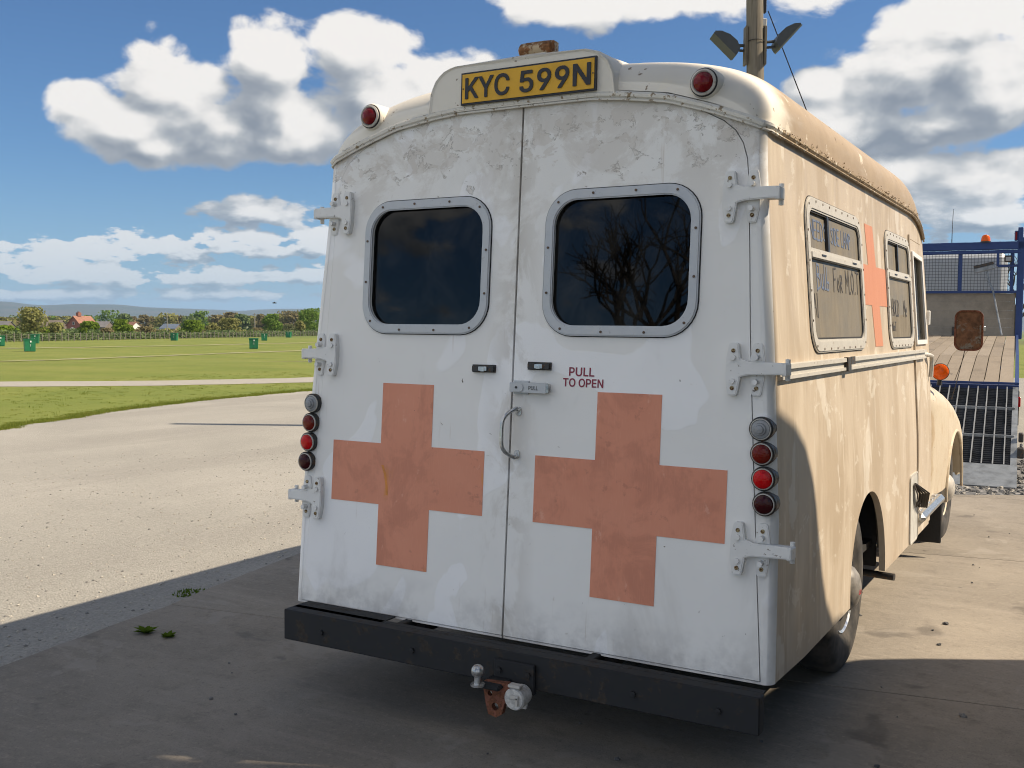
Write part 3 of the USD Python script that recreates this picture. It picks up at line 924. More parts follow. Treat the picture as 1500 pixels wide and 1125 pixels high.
M['blade'] = leaf_mat('blade', (0.17, 0.21, 0.036), (0.30, 0.33, 0.08), 0.5, 3.0)
M['blade_dry'] = leaf_mat('blade_dry', (0.24, 0.25, 0.06), (0.40, 0.37, 0.15), 0.4, 3.0)
M['weed'] = leaf_mat('weed', (0.10, 0.16, 0.02), (0.22, 0.28, 0.06), 0.3, 20.0)
# grass along the edge of the verge and thinly over its near part
P_ = []
vl = LineString(verge_edge)
for i_ in range(5200):
    q_ = np.array(vl.interpolate(rng.uniform(0.18, 0.85), normalized=True).coords[0])
    P_.append((q_[0] - abs(rng.normal(0, 0.25)) + 0.04, q_[1] + rng.normal(0, 0.05), 0.0))
while len(P_) < 6500:
    x_, y_ = rng.uniform(-22, -11.2), rng.uniform(0, 22)
    q_ = Point(x_, y_)
    if not yp_.contains(q_):
        P_.append((x_, y_, 0.0))
pathpoly = prep(LineString([(-38, -6), (-28.5, 5.0), (-22.0, 12.75), (-19.3, 15.4), (-17.3, 19.0), (-16.2, 24), (-17, 34)]).buffer(1.25))
P_ = np.array([q_ for q_ in P_ if not pathpoly.contains(Point(q_[0], q_[1]))])
instancer('grass_tufts', [tuft(16, 0.042, 0.12, 0.004, s_) for s_ in range(4)], ['blade', 'blade', 'blade_dry', 'blade'], P_, rng.uniform(0, 6.28, len(P_)), rng.uniform(0.4, 0.9, len(P_)),
          label='short grass blades on the verge beside the gravel yard', cat='grass')


def weed(name, x_, y_, s, label):
    t = thing(name, label, 'weed', (x_, y_, 0.02))
    r = np.random.default_rng(int(abs(x_) * 1000))
    V, F = [], []
    for i in range(34):
        a = r.uniform(0, 6.28); L_ = s * r.uniform(0.5, 1.15)
        d = np.array([math.cos(a), math.sin(a), r.uniform(0.15, 0.6)]) * L_
        sd = np.array([-math.sin(a), math.cos(a), 0]) * L_ * 0.22
        k = len(V)
        V += [d * 0.05, d * 0.55 + sd + [0, 0, L_ * 0.1], d, d * 0.55 - sd + [0, 0, L_ * 0.1]]
        F += [(k, k + 1, k + 2), (k, k + 2, k + 3)]
    part(t, 'leaves', (np.array(V), np.array(F)), 'weed', False)
    part(t, 'crown_base', moved(lathe([(0.004, -0.012), (0.012, 0.0), (0.0, 0.012)], 8)), 'weed')


weed('weed', -2.14, 0.20, 0.060, 'flat green weed in the concrete, the left one of the pair')
weed('weed', -1.99, 0.21, 0.042, 'smaller green weed in the concrete, the right one of the pair')
single('grass_clump', moved(tuft(140, 0.022, 0.10, 0.005, 77), (-2.57, 0.9, 0.0)), 'weed', 'green grass clump growing at the broken edge of the concrete', 'grass clump', smooth=False)
# leaves and grit lying about on the concrete
P_ = np.column_stack([rng.uniform(-1.9, 3.5, 110), rng.uniform(-1.2, 6.5, 110), np.full(110, 0.025)])
instancer('fallen_debris', stones, ['stone_dark', 'stone_grey', 'stone_dark', 'stone_dark'], P_, rng.uniform(0, 6.28, 110), 0.004 + 0.012 * rng.random(110) ** 2,
          label='dry leaf scraps and grit lying on the concrete', cat='debris')

# ------------------------------------------------------------------ the ambulance
ZB = 0.383
hw = lambda z_: float(np.interp(z_, [0.2, 0.37, 0.9, 1.5, 2.08, 2.3], [1.049, 1.049, 1.040, 1.001, 0.954, 0.944]))
yr = lambda z_: 0.0722 + 0.0652 * (z_ - ZB)
RC = 0.036
BANDS = [0.5, 0.65, 0.8, 0.95, 1.1, 1.3, 1.5, 1.7, 1.9, 2.08, 2.2]


def RF(x_, z_, h):
    return (x_, yr(z_) - h, z_)


def SF(sign):
    return lambda y_, z_, h: (sign * (hw(z_) + h), y_, z_)


trim_x = [0, 0.28, 0.40, 0.59, 0.765, 0.877, 0.95]
trim_z = [2.432, 2.431, 2.420, 2.392, 2.336, 2.293, 2.262]
trim = lambda x_: float(np.interp(abs(x_), trim_x, trim_z))
YF = 3.72


def roof_z(x_, y_, w=0.947):
    q = min(1.0, abs(x_) / w)
    zc = 2.266 + 0.335 * (1 - q ** 3) ** (1 / 3)
    t = np.clip((y_ - yr(trim(x_))) / 0.42, 0, 1)
    B = (1 - (1 - t) ** 2.4) ** (1 / 2.4)
    z_ = trim(x_) + (zc - trim(x_)) * B
    tf = np.clip((YF - y_) / 0.62, 0, 1)
    Bf = (1 - (1 - tf) ** 2.2) ** (1 / 2.2)
    zf = 2.03 + 0.10 * (1 - q * q)
    return zf + (z_ - zf) * Bf


van = thing('ambulance', 'old cream ambulance with flaking paint and faded red crosses on its doors', 'ambulance')

# --- rear frame (fixed) and doors
door_edge_z = [0.30, 0.389, 0.602, 1.061, 1.523, 1.873, 2.083]
door_edge_x = [1.008, 1.006, 0.990, 0.957, 0.926, 0.909, 0.897]
xd = lambda z_: float(np.interp(z_, door_edge_z, door_edge_x))
zs_ = np.linspace(0.378, 2.083, 14)
edge = [(xd(z_), z_) for z_ in zs_] + [(0.890, 2.15), (0.873, 2.205), (0.845, 2.25), (0.80, 2.288), (0.73, 2.325), (0.60, 2.368), (0.40, 2.404), (0.20, 2.414), (0.003, 2.416)]
door_R = Polygon([(0.003, 0.378)] + edge)
outline = [(hw(z_) - RC + 0.001, z_) for z_ in np.linspace(0.368, 2.26, 16)] + [(x_, trim(x_) + 0.004) for x_ in np.linspace(0.90, -0.90, 37)] + [(-hw(z_) + RC - 0.001, z_) for z_ in np.linspace(2.26, 0.368, 16)]
door_L = affinity.scale(door_R, -1, 1, origin=(0, 0))
frame = Polygon(outline).buffer(0).difference(door_R.buffer(0.0016)).difference(door_L.buffer(0.0016))
frame = frame.difference(sbox(-0.004, 0, 0.004, 3))
part(van, 'rear_frame', sheet(frame, RF, -0.05, -0.001, BANDS), 'door_paint')
part(van, 'rear_frame_lining', sheet(Polygon(outline).buffer(-0.012).difference(sbox(-0.80, 0.46, 0.80, 2.3)).union(sbox(-0.05, 0.40, 0.05, 2.40)), RF, -0.075, -0.054, BANDS), 'underside')

WIN_O = rrect(0.121, 1.534, 0.735, 2.079, 0.125, 8)
WIN_I = rrect(0.158, 1.573, 0.699, 2.041, 0.095, 8)
GAPS = {}


def dots(fn, pts, r, h0, h, n=8):
    ms = []
    for a, b in pts:
        c = Point(a, b).buffer(r, quad_segs=max(2, n // 4))
        ms.append(sheet(c, fn, h0, h))
    return trimesh.util.concatenate(ms)


def cross_poly(cx, cz, L_, w):
    return sbox(cx - L_, cz - w, cx + L_, cz + w).union(sbox(cx - w, cz - L_, cx + w, cz + L_))


def hinge(door, sgn, xdp, xpp, zc, x_end, zarm, seed):
    """T-shaped strap hinge: a plate on the door, a plate on the post, an arm that reaches round the corner."""
    def loz(xc):
        return Polygon([(xc - 0.015, zc - 0.035), (xc - 0.007, zc - 0.080), (xc + 0.007, zc - 0.080), (xc + 0.015, zc - 0.035), (xc + 0.015, zc + 0.035), (xc + 0.007, zc + 0.080), (xc - 0.007, zc + 0.080), (xc - 0.015, zc + 0.035)]).buffer(0.012, quad_segs=4).buffer(-0.002)
    arm_h = 0.0225
    za = zarm
    ar = Polygon([(xdp * sgn, za - arm_h - 0.022), (xdp * sgn + sgn * 0.030, za - arm_h - 0.006), (xdp * sgn + sgn * 0.055, za - arm_h), (sgn * x_end, za - arm_h + 0.004), (sgn * x_end, za + arm_h - 0.002), (xdp * sgn + sgn * 0.055, za + arm_h), (xdp * sgn + sgn * 0.03, za + arm_h + 0.008), (xdp * sgn, za + arm_h + 0.022)])
    dp, pp = loz(sgn * xdp), loz(sgn * xpp)
    hp = part(van, 'hinge', [sheet(dp.union(ar).buffer(0.002).buffer(-0.002), RF, 0.007, 0.024), sheet(dp.buffer(0.0), RF, 0.0, 0.0068),
                             sheet(dp.union(ar).buffer(-0.004), RF, 0.0242, 0.0262)], 'hinge_paint')
    part(hp, 'post_plate', [sheet(pp, RF, -0.002, 0.005), sheet(pp.buffer(-0.004), RF, 0.0052, 0.0068)], 'hinge_paint')
    part(hp, 'knuckle', [bx(sgn * (x_end - 0.006), yr(za) - 0.014 + 0.016, za - 0.002, 0.020, 0.056, 0.044, 0.004),
                         moved(lathe([(0.0, -0.038), (0.009, -0.036), (0.009, 0.036), (0.0, 0.038)], 12), (sgn * (x_end - 0.006), yr(za) + 0.022, za - 0.004))], 'hinge_paint')
    part(hp, 'arm_bracket', bx(sgn * (x_end + hw(za)) / 2 + sgn * -0.012, yr(za) + 0.034, za - 0.002, abs(x_end - hw(za)) + 0.02, 0.020, 0.034, 0.003), 'hinge_paint')
    scr = [(sgn * xdp, zc + 0.064), (sgn * xdp, zc - 0.064)], [(sgn * xpp, zc + 0.064), (sgn * xpp, zc - 0.064)]
    part(hp, 'screws', trimesh.util.concatenate([dots(RF, scr[0], 0.0075, 0.0255, 0.0285), dots(RF, scr[1], 0.0075, 0.0066, 0.0095)]), 'screw_brass')
    blt = [(sgn * xdp, zc + 0.040), (sgn * xdp, zc - 0.040), (sgn * xpp, zc + 0.042), (sgn * xpp, zc - 0.042)]
    part(hp, 'bolt_heads', dots(RF, blt, 0.0095, 0.005, 0.033, 8), 'hinge_paint')


for sgn, dpoly in ((-1, door_L), (1, door_R)):
    F_ = lambda p_: affinity.scale(p_, sgn, 1, origin=(0, 0))
    d_ = dpoly.buffer(-0.0012).difference(F_(WIN_I.buffer(0.004)))
    door = part(van, 'rear_door', sheet(d_, RF, -0.045, 0.0015, BANDS), 'door_paint', label=f'{"left" if sgn < 0 else "right"} rear door')
    fr_ = part(door, 'window_frame', [sheet(F_(WIN_O.difference(WIN_I)), RF, 0.0013, 0.009, BANDS), sheet(F_(WIN_O.buffer(-0.005).difference(WIN_I.buffer(0.005))), RF, 0.0092, 0.0125, BANDS)], 'aluminium')
    part(door, 'window_seal', sheet(F_(WIN_O.buffer(0.0035).difference(WIN_I.buffer(0.01))), RF, 0.0012, 0.0042, BANDS), 'rubber')
    part(door, 'window_pane', sheet(F_(WIN_I.buffer(0.004)), RF, -0.016, -0.012), 'dark_glass', smooth=False)
    ring = WIN_O.buffer(-0.016).exterior
    ps = [ring.interpolate(t, normalized=True).coords[0] for t in (0.035, 0.12, 0.205, 0.285, 0.37, 0.46, 0.535, 0.62, 0.70, 0.785, 0.87, 0.955)]
    part(door, 'frame_screws', dots(RF, [(sgn * a, b) for a, b in ps], 0.0050, 0.012, 0.0150), 'screw_dark')
    part(door, 'painted_cross', sheet(cross_poly(sgn * 0.489, 0.953, 0.376, 0.1262), RF, 0.0014, 0.0029, BANDS), 'red_cross', smooth=False)
    if sgn < 0:
        part(door, 'rust_stain', sheet(LineString([(-0.604, 0.995), (-0.588, 0.955), (-0.577, 0.905), (-0.574, 0.865)]).buffer(0.0055).intersection(sbox(-1, 0.868, 0, 0.99)), RF, 0.003, 0.0034, BANDS), 'stain', smooth=False)
    part(door, 'inner_lining', sheet(F_(dpoly.buffer(-0.03).difference(F_(WIN_I.buffer(0.02))) if sgn > 0 else F_(dpoly).buffer(-0.03).difference(WIN_I.buffer(0.02))), RF, -0.052, -0.047, BANDS), 'interior')
    # black budget locks
    lx0, lx1, lz = ((-0.179, -0.076, 1.402), (0.069, 0.168, 1.418))[sgn > 0]
    lk = part(door, 'hasp_lock', [sheet(sbox(lx0, lz - 0.015, lx1, lz + 0.015), RF, 0.0015, 0.010), sheet(rrect(lx0 + 0.004, lz - 0.011, lx0 + 0.034, lz + 0.011, 0.004), RF, 0.0102, 0.020), sheet(rrect(lx1 - 0.032, lz - 0.011, lx1 - 0.004, lz + 0.011, 0.004), RF, 0.0102, 0.020)], 'black_iron')
    part(door, 'hasp_tongue', [sheet(rrect(lx0 + 0.036, lz - 0.008, lx1 - 0.03, lz + 0.008, 0.003), RF, 0.010, 0.026), sheet(sbox((lx0 + lx1) / 2 - 0.004, lz - 0.010, (lx0 + lx1) / 2 + 0.012, lz + 0.004), RF, 0.026, 0.029)], 'steel')
    if sgn > 0:
        lt = part(door, 'pull_latch', [sheet(rrect(0.004, 1.317, 0.160, 1.354, 0.004), RF, 0.009, 0.030), sheet(sbox(0.012, 1.309, 0.075, 1.360), RF, 0.0016, 0.010), sheet(rrect(0.006, 1.320, 0.064, 1.351, 0.015), RF, 0.0302, 0.0335)], 'aluminium')
        part(door, 'latch_tip', sheet(rrect(0.154, 1.3185, 0.171, 1.3525, 0.006), RF, 0.010, 0.029), 'chrome')
        part(door, 'latch_rivet', dots(RF, [(0.035, 1.336)], 0.005, 0.0335, 0.036), 'black_iron')
        tm = meshkit.text_mesh('PULL', 0.0145, 0.001)
        b_ = tm.bounds
        v = tm.vertices - [b_[0][0], b_[0][1], 0]
        v = v * [0.040 / (b_[1][0] - b_[0][0]), 1, 1]
        part(door, 'latch_lettering', (np.array([RF(0.087 + a, 1.328 + b, 0.0302 + c) for a, b, c in v]), tm.faces), 'ink_black', smooth=False)
        # D handle
        hz = np.linspace(-1, 1, 17)
        zc_ = 1.160
        pts_ = [RF(0.030 - 0.036 * (1 - abs(t) ** 4) , zc_ + 0.094 * t, 0.014 + 0.045 * (1 - abs(t) ** 5)) for t in hz]
        pts_ = [RF(0.034, zc_ - 0.082, 0.002)] + [RF(0.036, zc_ - 0.090, 0.013)] + pts_ + [RF(0.036, zc_ + 0.090, 0.013)] + [RF(0.034, zc_ + 0.082, 0.002)]
        part(door, 'grab_handle', tube(pts_, 0.0078, 10), 'steel')
        for zf_ in (zc_ + 0.083, zc_ - 0.083):
            part(door, 'handle_foot', sheet(rrect(0.022, zf_ - 0.017, 0.046, zf_ + 0.017, 0.011), RF, 0.0016, 0.008), 'steel')
        for word, xa, xb, z0_, h_ in (('PULL', 0.242, 0.346, 1.3845, 0.033), ('TO OPEN', 0.218, 0.384, 1.3445, 0.032)):
            tm = meshkit.text_mesh(word, h_, 0.0012, bold=True)
            b_ = tm.bounds
            v = tm.vertices - [b_[0][0], b_[0][1], 0]
            v = v * [(xb - xa) / (b_[1][0] - b_[0][0]), h_ / (b_[1][1] - b_[0][1]), 1]
            part(door, 'lettering', (np.array([RF(xa + a, z0_ + b - 0.03 * 0 - 0.004 * a, 0.0014 + c) for a, b, c in v]), tm.faces), 'maroon', smooth=False)

hinge(None, 1, 0.840, 0.916, 2.018, 1.012, 2.026, 1)
hinge(None, 1, 0.876, 0.955, 1.428, 1.058, 1.432, 2)
hinge(None, 1, 0.917, 0.997, 0.820, 1.098, 0.822, 3)
hinge(None, -1, 0.828, 0.905, 2.040, 1.005, 2.046, 4)
hinge(None, -1, 0.879, 0.954, 1.440, 1.042, 1.443, 5)
hinge(None, -1, 0.929, 0.998, 0.826, 1.086, 0.831, 6)

# --- tail lamps
for sgn in (-1, 1):
    for z_, ml in ((1.229, 'lens_clear'), (1.146, 'lens_amber'), (1.062, 'lens_red'), (0.978, 'lens_dark')):
        x_ = sgn * (0.980 + (1.229 - z_) * 0.085)
        at_ = lambda pr: moved(lathe(pr, 26, '-y'), (x_, yr(z_), z_))
        # after the turn the profile's height points to -y
        lp = part(van, 'tail_lamp', at_([(0.040, -0.035), (0.0405, 0.004), (0.0420, 0.010), (0.0415, 0.018), (0.0385, 0.022), (0.035, 0.022)]), 'black_iron')
        part(lp, 'lamp_bezel', at_([(0.0368, 0.0215), (0.0355, 0.0265), (0.0335, 0.027), (0.0318, 0.021)]), 'dull_aluminium')
        pr = [(0.033, 0.020), (0.0315, 0.027), (0.026, 0.032), (0.016, 0.0355), (0.0, 0.037)]
        if ml == 'lens_clear':
            pr = [(0.033, 0.020), (0.031, 0.026), (0.022, 0.029), (0.020, 0.036), (0.015, 0.037), (0.013, 0.043), (0.0, 0.046)]
        part(lp, 'lamp_lens', at_(pr), ml, label={'lens_clear': 'clear lens', 'lens_amber': 'dull amber red lens', 'lens_red': 'bright red lens', 'lens_dark': 'dark red lens'}[ml])

# --- sides
side_top = lambda y_: roof_z(0.947, y_) - 0.003
YS = np.linspace(0.25, 3.10, 40)
W1 = rrect(0.682, 1.474, 1.718, 2.083, 0.105, 8)
W2 = rrect(2.322, 1.466, 3.098, 2.086, 0.10, 8)
arch = Point(1.70, 0.392).buffer(0.412, quad_segs=16).union(sbox(1.29, 0.1, 2.112, 0.40))


def side_panel(sgn):
    pts = [(yr(z_) + RC - 0.001, z_) for z_ in np.linspace(2.26, 0.37, 20)] + [(0.5, 0.352), (2.0, 0.345), (3.115, 0.345), (3.115, side_top(3.115))] + [(y_, side_top(y_)) for y_ in YS[::-1]]
    P = Polygon(pts).buffer(0)
    P = P.difference(arch).difference(W1.buffer(-0.045)).difference(W2.buffer(-0.045))
    return sheet(P, SF(sgn), -0.03, 0.0, BANDS)


STROKES = {
    'N': [[(0, 0), (0, 1), (0.7, 0), (0.7, 1)]], 'E': [[(0.6, 1), (0, 1), (0, 0), (0.6, 0)], [(0, 0.5), (0.5, 0.5)]], 'D': [[(0, 0), (0, 1), (0.4, 0.95), (0.65, 0.6), (0.6, 0.2), (0.3, 0), (0, 0)]],
    'S': [[(0.6, 0.88), (0.3, 1), (0.05, 0.8), (0.3, 0.55), (0.58, 0.3), (0.35, 0.02), (0, 0.12)]], 'I': [[(0.1, 0), (0.1, 1)]], 'L': [[(0, 1), (0, 0), (0.5, 0)]], 'A': [[(0, 0), (0.35, 1), (0.7, 0)], [(0.15, 0.4), (0.55, 0.4)]],
    'M': [[(0, 0), (0.05, 1), (0.4, 0.35), (0.75, 1), (0.8, 0)]], 'P': [[(0, 0), (0, 1), (0.45, 0.95), (0.5, 0.6), (0, 0.5)]], 'B': [[(0, 0), (0, 1), (0.45, 0.95), (0.45, 0.6), (0, 0.52), (0.55, 0.42), (0.6, 0.1), (0, 0)]],
    'u': [[(0, 0.6), (0, 0.15), (0.2, 0), (0.4, 0.12), (0.42, 0.6), (0.44, 0)]], 'l': [[(0.05, 1), (0.05, 0.05), (0.25, 0.02)]], 'b': [[(0, 0.9), (0, 0), (0.35, 0.05), (0.4, 0.3), (0.03, 0.35)]], 'F': [[(0.55, 1), (0, 0.95), (0, 0)], [(0, 0.5), (0.4, 0.52)]],
    'o': [[(0.25, 0.55), (0.02, 0.4), (0.05, 0.08), (0.3, 0), (0.45, 0.25), (0.25, 0.55)]], 'R': [[(0, 0), (0, 0.75), (0.35, 0.72), (0.35, 0.45), (0, 0.4), (0.42, 0)]], 'O': [[(0.35, 1), (0.05, 0.75), (0.05, 0.25), (0.35, 0), (0.65, 0.3), (0.62, 0.75), (0.35, 1)]],
    'T': [[(0, 1), (0.75, 1)], [(0.37, 1), (0.37, 0)]], '.': [[(0, 0), (0.07, 0.05)]], 'H': [[(0, 0), (0, 1)], [(0.6, 0), (0.6, 1)], [(0, 0.5), (0.6, 0.5)]], 'e': [[(0.05, 0.3), (0.4, 0.35), (0.3, 0.55), (0.05, 0.45), (0.05, 0.1), (0.4, 0.05)]],
    'W': [[(0, 1), (0.2, 0), (0.4, 0.7), (0.6, 0), (0.8, 1)]], ' ': [], '-': [[(0, 0.5), (0.4, 0.5)]], '1': [[(0.1, 0), (0.1, 1)]]}


def writing(text, y0, z0, h, fn, hh, w=0.008, adv=0.82, slope=0.0, seed=0):
    r = np.random.default_rng(seed)
    out, cx = None, 0.0
    for ch in text:
        st = STROKES[ch]
        mx_ = max([q[0] for s in st for q in s], default=0.35)
        for s in st:
            P = [(y0 + (cx + a) * h * adv + r.normal(0, 0.012) * h, z0 + b * h + slope * (cx + a) * h * adv + r.normal(0, 0.02) * h) for a, b in s]
            q = LineString(P).buffer(w / 2, quad_segs=3)
            out = q if out is None else out.union(q)
        cx += mx_ + 0.22
    return sheet(out, fn, hh, hh + 0.0012)


for sgn in (1, -1):
    fn = SF(sgn)
    pn = part(van, 'side_panel', side_panel(sgn), 'side_paint', label='dusty tan sunlit flank' if sgn > 0 else 'shaded far flank')
    lining = Polygon([(0.4, 0.45), (3.05, 0.45), (3.05, 2.2), (0.4, 2.2)]).difference(arch.buffer(0.06)).difference(W1.buffer(-0.02)).difference(W2.buffer(-0.02))
    part(pn, 'inner_lining', sheet(lining, fn, -0.05, -0.034, BANDS), 'interior')
    for W, (wy0, wy1), dv in ((W1, (0.682, 1.718), 1.05), (W2, (2.322, 3.098), 2.70)):
        inner = W.buffer(-0.052)
        z0_, z1_ = W.bounds[1], W.bounds[3]
        zb_ = 1.862
        bar = sbox(wy0 + 0.04, zb_ - 0.020, wy1 - 0.04, zb_ + 0.020)
        fr2 = W.difference(inner).union(bar.intersection(W))
        wf = part(van, 'side_window', [sheet(fr2, fn, 0.0002, 0.007, BANDS), sheet(W.buffer(-0.006).difference(W.buffer(-0.044)), fn, 0.0072, 0.0105, BANDS), sheet(sbox(wy0 + 0.05, zb_ - 0.016, wy1 - 0.05, zb_ + 0.004), fn, 0.0072, 0.014, BANDS)], 'dull_aluminium')
        part(wf, 'window_seal', sheet(W.buffer(0.004).difference(W.buffer(-0.02)), fn, -0.001, 0.0022, BANDS), 'rubber')
        part(wf, 'divider', [sheet(sbox(dv - 0.011, zb_ + 0.012, dv + 0.011, z1_ - 0.045), fn, -0.006, 0.006), sheet(sbox(dv + 0.0125, zb_ + 0.012, dv + 0.032, z1_ - 0.045), fn, -0.006, 0.003)], 'plate_black')
        part(wf, 'upper_pane', sheet(inner.intersection(sbox(0, zb_ + 0.015, dv, 3)), fn, -0.0095, -0.0065, BANDS), 'dusty_glass', smooth=False)
        part(wf, 'upper_pane', sheet(inner.intersection(sbox(dv, zb_ + 0.015, 9, 3)), fn, -0.0045, -0.0015, BANDS), 'dusty_glass', smooth=False)
        part(wf, 'lower_pane', sheet(inner.intersection(sbox(0, 0, 9, zb_ - 0.015)), fn, -0.0045, -0.0015, BANDS), 'dusty_glass', smooth=False)
        part(wf, 'pane_gasket', sheet(inner.buffer(0.002).difference(inner.buffer(-0.007)), fn, -0.005, 0.003, BANDS), 'rubber')
        rg = W.buffer(-0.014).exterior
        part(wf, 'frame_screws', dots(fn, [rg.interpolate(t, normalized=True).coords[0] for t in np.linspace(0.02, 0.98, 26)], 0.0048, 0.010, 0.0125), 'screw_dark')
        for c0_, c1_ in ((wy0 + 0.20, wy0 + 0.27), (wy1 - 0.26, wy1 - 0.18)):
            part(wf, 'glass_catch', sheet(sbox(c0_, zb_ - 0.004, c1_, zb_ + 0.002), fn, 0.014, 0.017), 'plate_black')
        if sgn > 0 and W is W1:
            part(wf, 'writing', writing('NEEDS', 0.79, 1.925, 0.072, fn, -0.0063, 0.008, 0.92, 0.0, 1), 'ink_blue', smooth=False)
            part(wf, 'writing', writing('SIDE LAMP', 1.125, 1.925, 0.066, fn, -0.0013, 0.008, 0.86, -0.005, 2), 'ink_blue', smooth=False)
            part(wf, 'writing', writing('Bulb ', 0.84, 1.725, 0.100, fn, -0.0013, 0.009, 0.84, 0.0, 3), 'ink_blue', smooth=False)
            part(wf, 'writing', writing('FoR M.O.T', 1.13, 1.725, 0.098, fn, -0.0013, 0.009, 0.88, 0.0, 4), 'ink_black', smooth=False)
            part(wf, 'writing', writing('A1', 0.765, 1.615, 0.088, fn, -0.0013, 0.006, 0.7, 0.0, 5), 'ink_black', smooth=False)
        elif sgn > 0:
            part(wf, 'writing', writing('HOLD', 2.46, 1.64, 0.085, fn, -0.0013, 0.009, 0.85, 0.0, 6), 'ink_black', smooth=False)
            part(wf, 'writing', writing('Me', 2.83, 1.64, 0.085, fn, -0.0013, 0.009, 0.85, 0.0, 7), 'ink_black', smooth=False)
            part(wf, 'writing', writing('WeeT', 2.45, 1.56, 0.045, fn, -0.0013, 0.006, 0.85, 0.0, 8), 'ink_black', smooth=False)
    if sgn > 0:
        lean_c = lambda q_: affinity.affine_transform(q_, [1, -0.20, 0, 1, 0.20 * 1.78, 0])
        v_ = lean_c(sbox(1.895, 1.482, 2.09, 2.072))
        h_ = sbox(1.7215, 1.683, 2.3185, 1.875)
        part(pn, 'painted_cross', sheet(v_.union(h_), fn, 0.0004, 0.0016, BANDS), 'side_cross', smooth=False)
    # corner at the rear: quarter round from the back to the flank
    V, F = [], []
    zz_ = np.linspace(0.368, 2.262, 26); na = 7
    for z_ in zz_:
        for a in np.linspace(0, math.pi / 2, na):
            V.append((sgn * (hw(z_) - RC + RC * math.sin(a)), yr(z_) + RC - RC * math.cos(a), z_))
    for i in range(len(zz_) - 1):
        for j in range(na - 1):
            a, b, c, d = i * na + j, i * na + j + 1, (i + 1) * na + j + 1, (i + 1) * na + j
            F += [(a, b, c), (a, c, d)] if sgn > 0 else [(a, c, b), (a, d, c)]
    part(van, 'corner_post', (np.array(V), np.array(F)), 'door_paint', smooth=True)
    # belt rail
    rail = [sheet(sbox(0.20, 1.390, 3.46, 1.446), fn, 0.0003, 0.010, BANDS), sheet(sbox(0.20, 1.428, 3.46, 1.444), fn, 0.0102, 0.022, BANDS), sheet(sbox(0.20, 1.392, 3.46, 1.404), fn, 0.0102, 0.018, BANDS)]
    rp = part(van, 'belt_rail', rail, 'dull_aluminium')
    part(rp, 'rail_clip', [sheet(sbox(1.20, 1.388, 1.26, 1.447), fn, 0.010, 0.027), sheet(sbox(1.27, 1.415, 1.35, 1.449), fn, 0.022, 0.026)], 'black_iron')
    # cab door
    cw = Polygon([(3.20, 1.49), (3.58, 1.49), (3.55, 2.00), (3.20, 2.02)])
    cd = Polygon([(3.122, 0.345), (3.60, 0.345), (3.66, 1.3), (3.655, 1.47), (3.62, 2.05), (3.57, 2.09), (3.122, 2.10)])
    cp = part(van, 'cab_door', sheet(cd.difference(cw), fn, -0.03, -0.0008, BANDS), 'side_paint')
    part(cp, 'window_trim', sheet(cw.buffer(0.012).difference(cw.buffer(-0.014)), fn, -0.0006, 0.010, BANDS), 'hinge_paint')
    part(cp, 'door_pane', sheet(cw.buffer(-0.004), fn, -0.018, -0.014, BANDS), 'clear_glass', smooth=False)
    part(cp, 'door_hinge', [bx(sgn * (hw(1.62) + 0.012), 3.645, 1.64, 0.022, 0.03, 0.09, 0.004)], 'hinge_paint')
    part(cp, 'rain_strip', sheet(sbox(3.100, 0.36, 3.118, 2.12), fn, 0.0005, 0.010, BANDS), 'side_paint')
    top_ = Polygon([(3.122, 2.104)] + [(y_, side_top(y_) - 0.001) for y_ in np.linspace(3.118, 3.66, 12)] + [(3.70, 1.95), (3.72, 1.32), (3.66, 0.36), (3.604, 0.36), (3.664, 1.3), (3.659, 1.47), (3.624, 2.052), (3.572, 2.094)])
    part(van, 'cab_pillar', sheet(top_.buffer(0), fn, -0.04, -0.002, BANDS), 'side_paint')

# pale panel with strap below the second window, nearside
pl_ = sheet(rrect(2.845, 0.348, 3.095, 0.735, 0.03), SF(1), 0.0004, 0.006, BANDS)
pp = part(van, 'lower_panel', pl_, 'pale_panel')
part(pp, 'panel_edge', sheet(rrect(2.845, 0.348, 3.095, 0.735, 0.03).buffer(0.006).difference(rrect(2.845, 0.348, 3.095, 0.735, 0.03).buffer(-0.004)), SF(1), 0.0004, 0.0085, BANDS), 'dull_aluminium')
st_ = []
for k in range(5):
    r_ = np.random.default_rng(k)
    zt = 0.68
    pts_ = [(hw(zt) + 0.012, 2.93 + 0.012 * k, zt), (hw(zt) + 0.03 + 0.01 * k, 2.95 + 0.03 * k, zt - 0.06), (hw(zt) + 0.02 + 0.006 * k, 2.97 + 0.05 * k, zt - 0.13 - 0.008 * k), (hw(zt) + 0.035, 3.00 + 0.055 * k, zt - 0.09 - 0.01 * k)]
    st_.append(tube(pts_, 0.010, 6, flat=0.4))
part(pp, 'leather_strap', st_, 'leather')

# --- roof
nx, ny = 57, 64
ths = np.linspace(-1, 1, nx)
xs = np.sign(ths) * (1 - (1 - np.abs(ths)) ** 2.0)
ysr = np.concatenate([0.42 * (np.linspace(0, 1, 20) ** 2.2), np.linspace(0.47, 2.95, 22), 3.0 + 0.5 * (1 - (1 - np.linspace(0.03, 1, 22)) ** 2.0)])
ny = len(ysr)
V = []
for t in ysr:
    for s in xs:
        y_ = None
        rr = 0.07
        wv = 0.947 - (rr - math.sqrt(max(0, rr * rr - max(0, rr - t) ** 2)))
        x_ = s * wv
        y0_ = yr(trim(x_)) + 0.0005
        y_ = y0_ + t * (YF - y0_) / 3.5
        dmp = 0.0025 * (meshkit.fbm(np.array([x_ * 2.4, y_ * 2.0, 0.3]), 3, 4) - 0.5)
        V.append((x_, y_, roof_z(x_, y_, wv) + dmp * min(1, t * 4)))
V = np.array(V); F = []
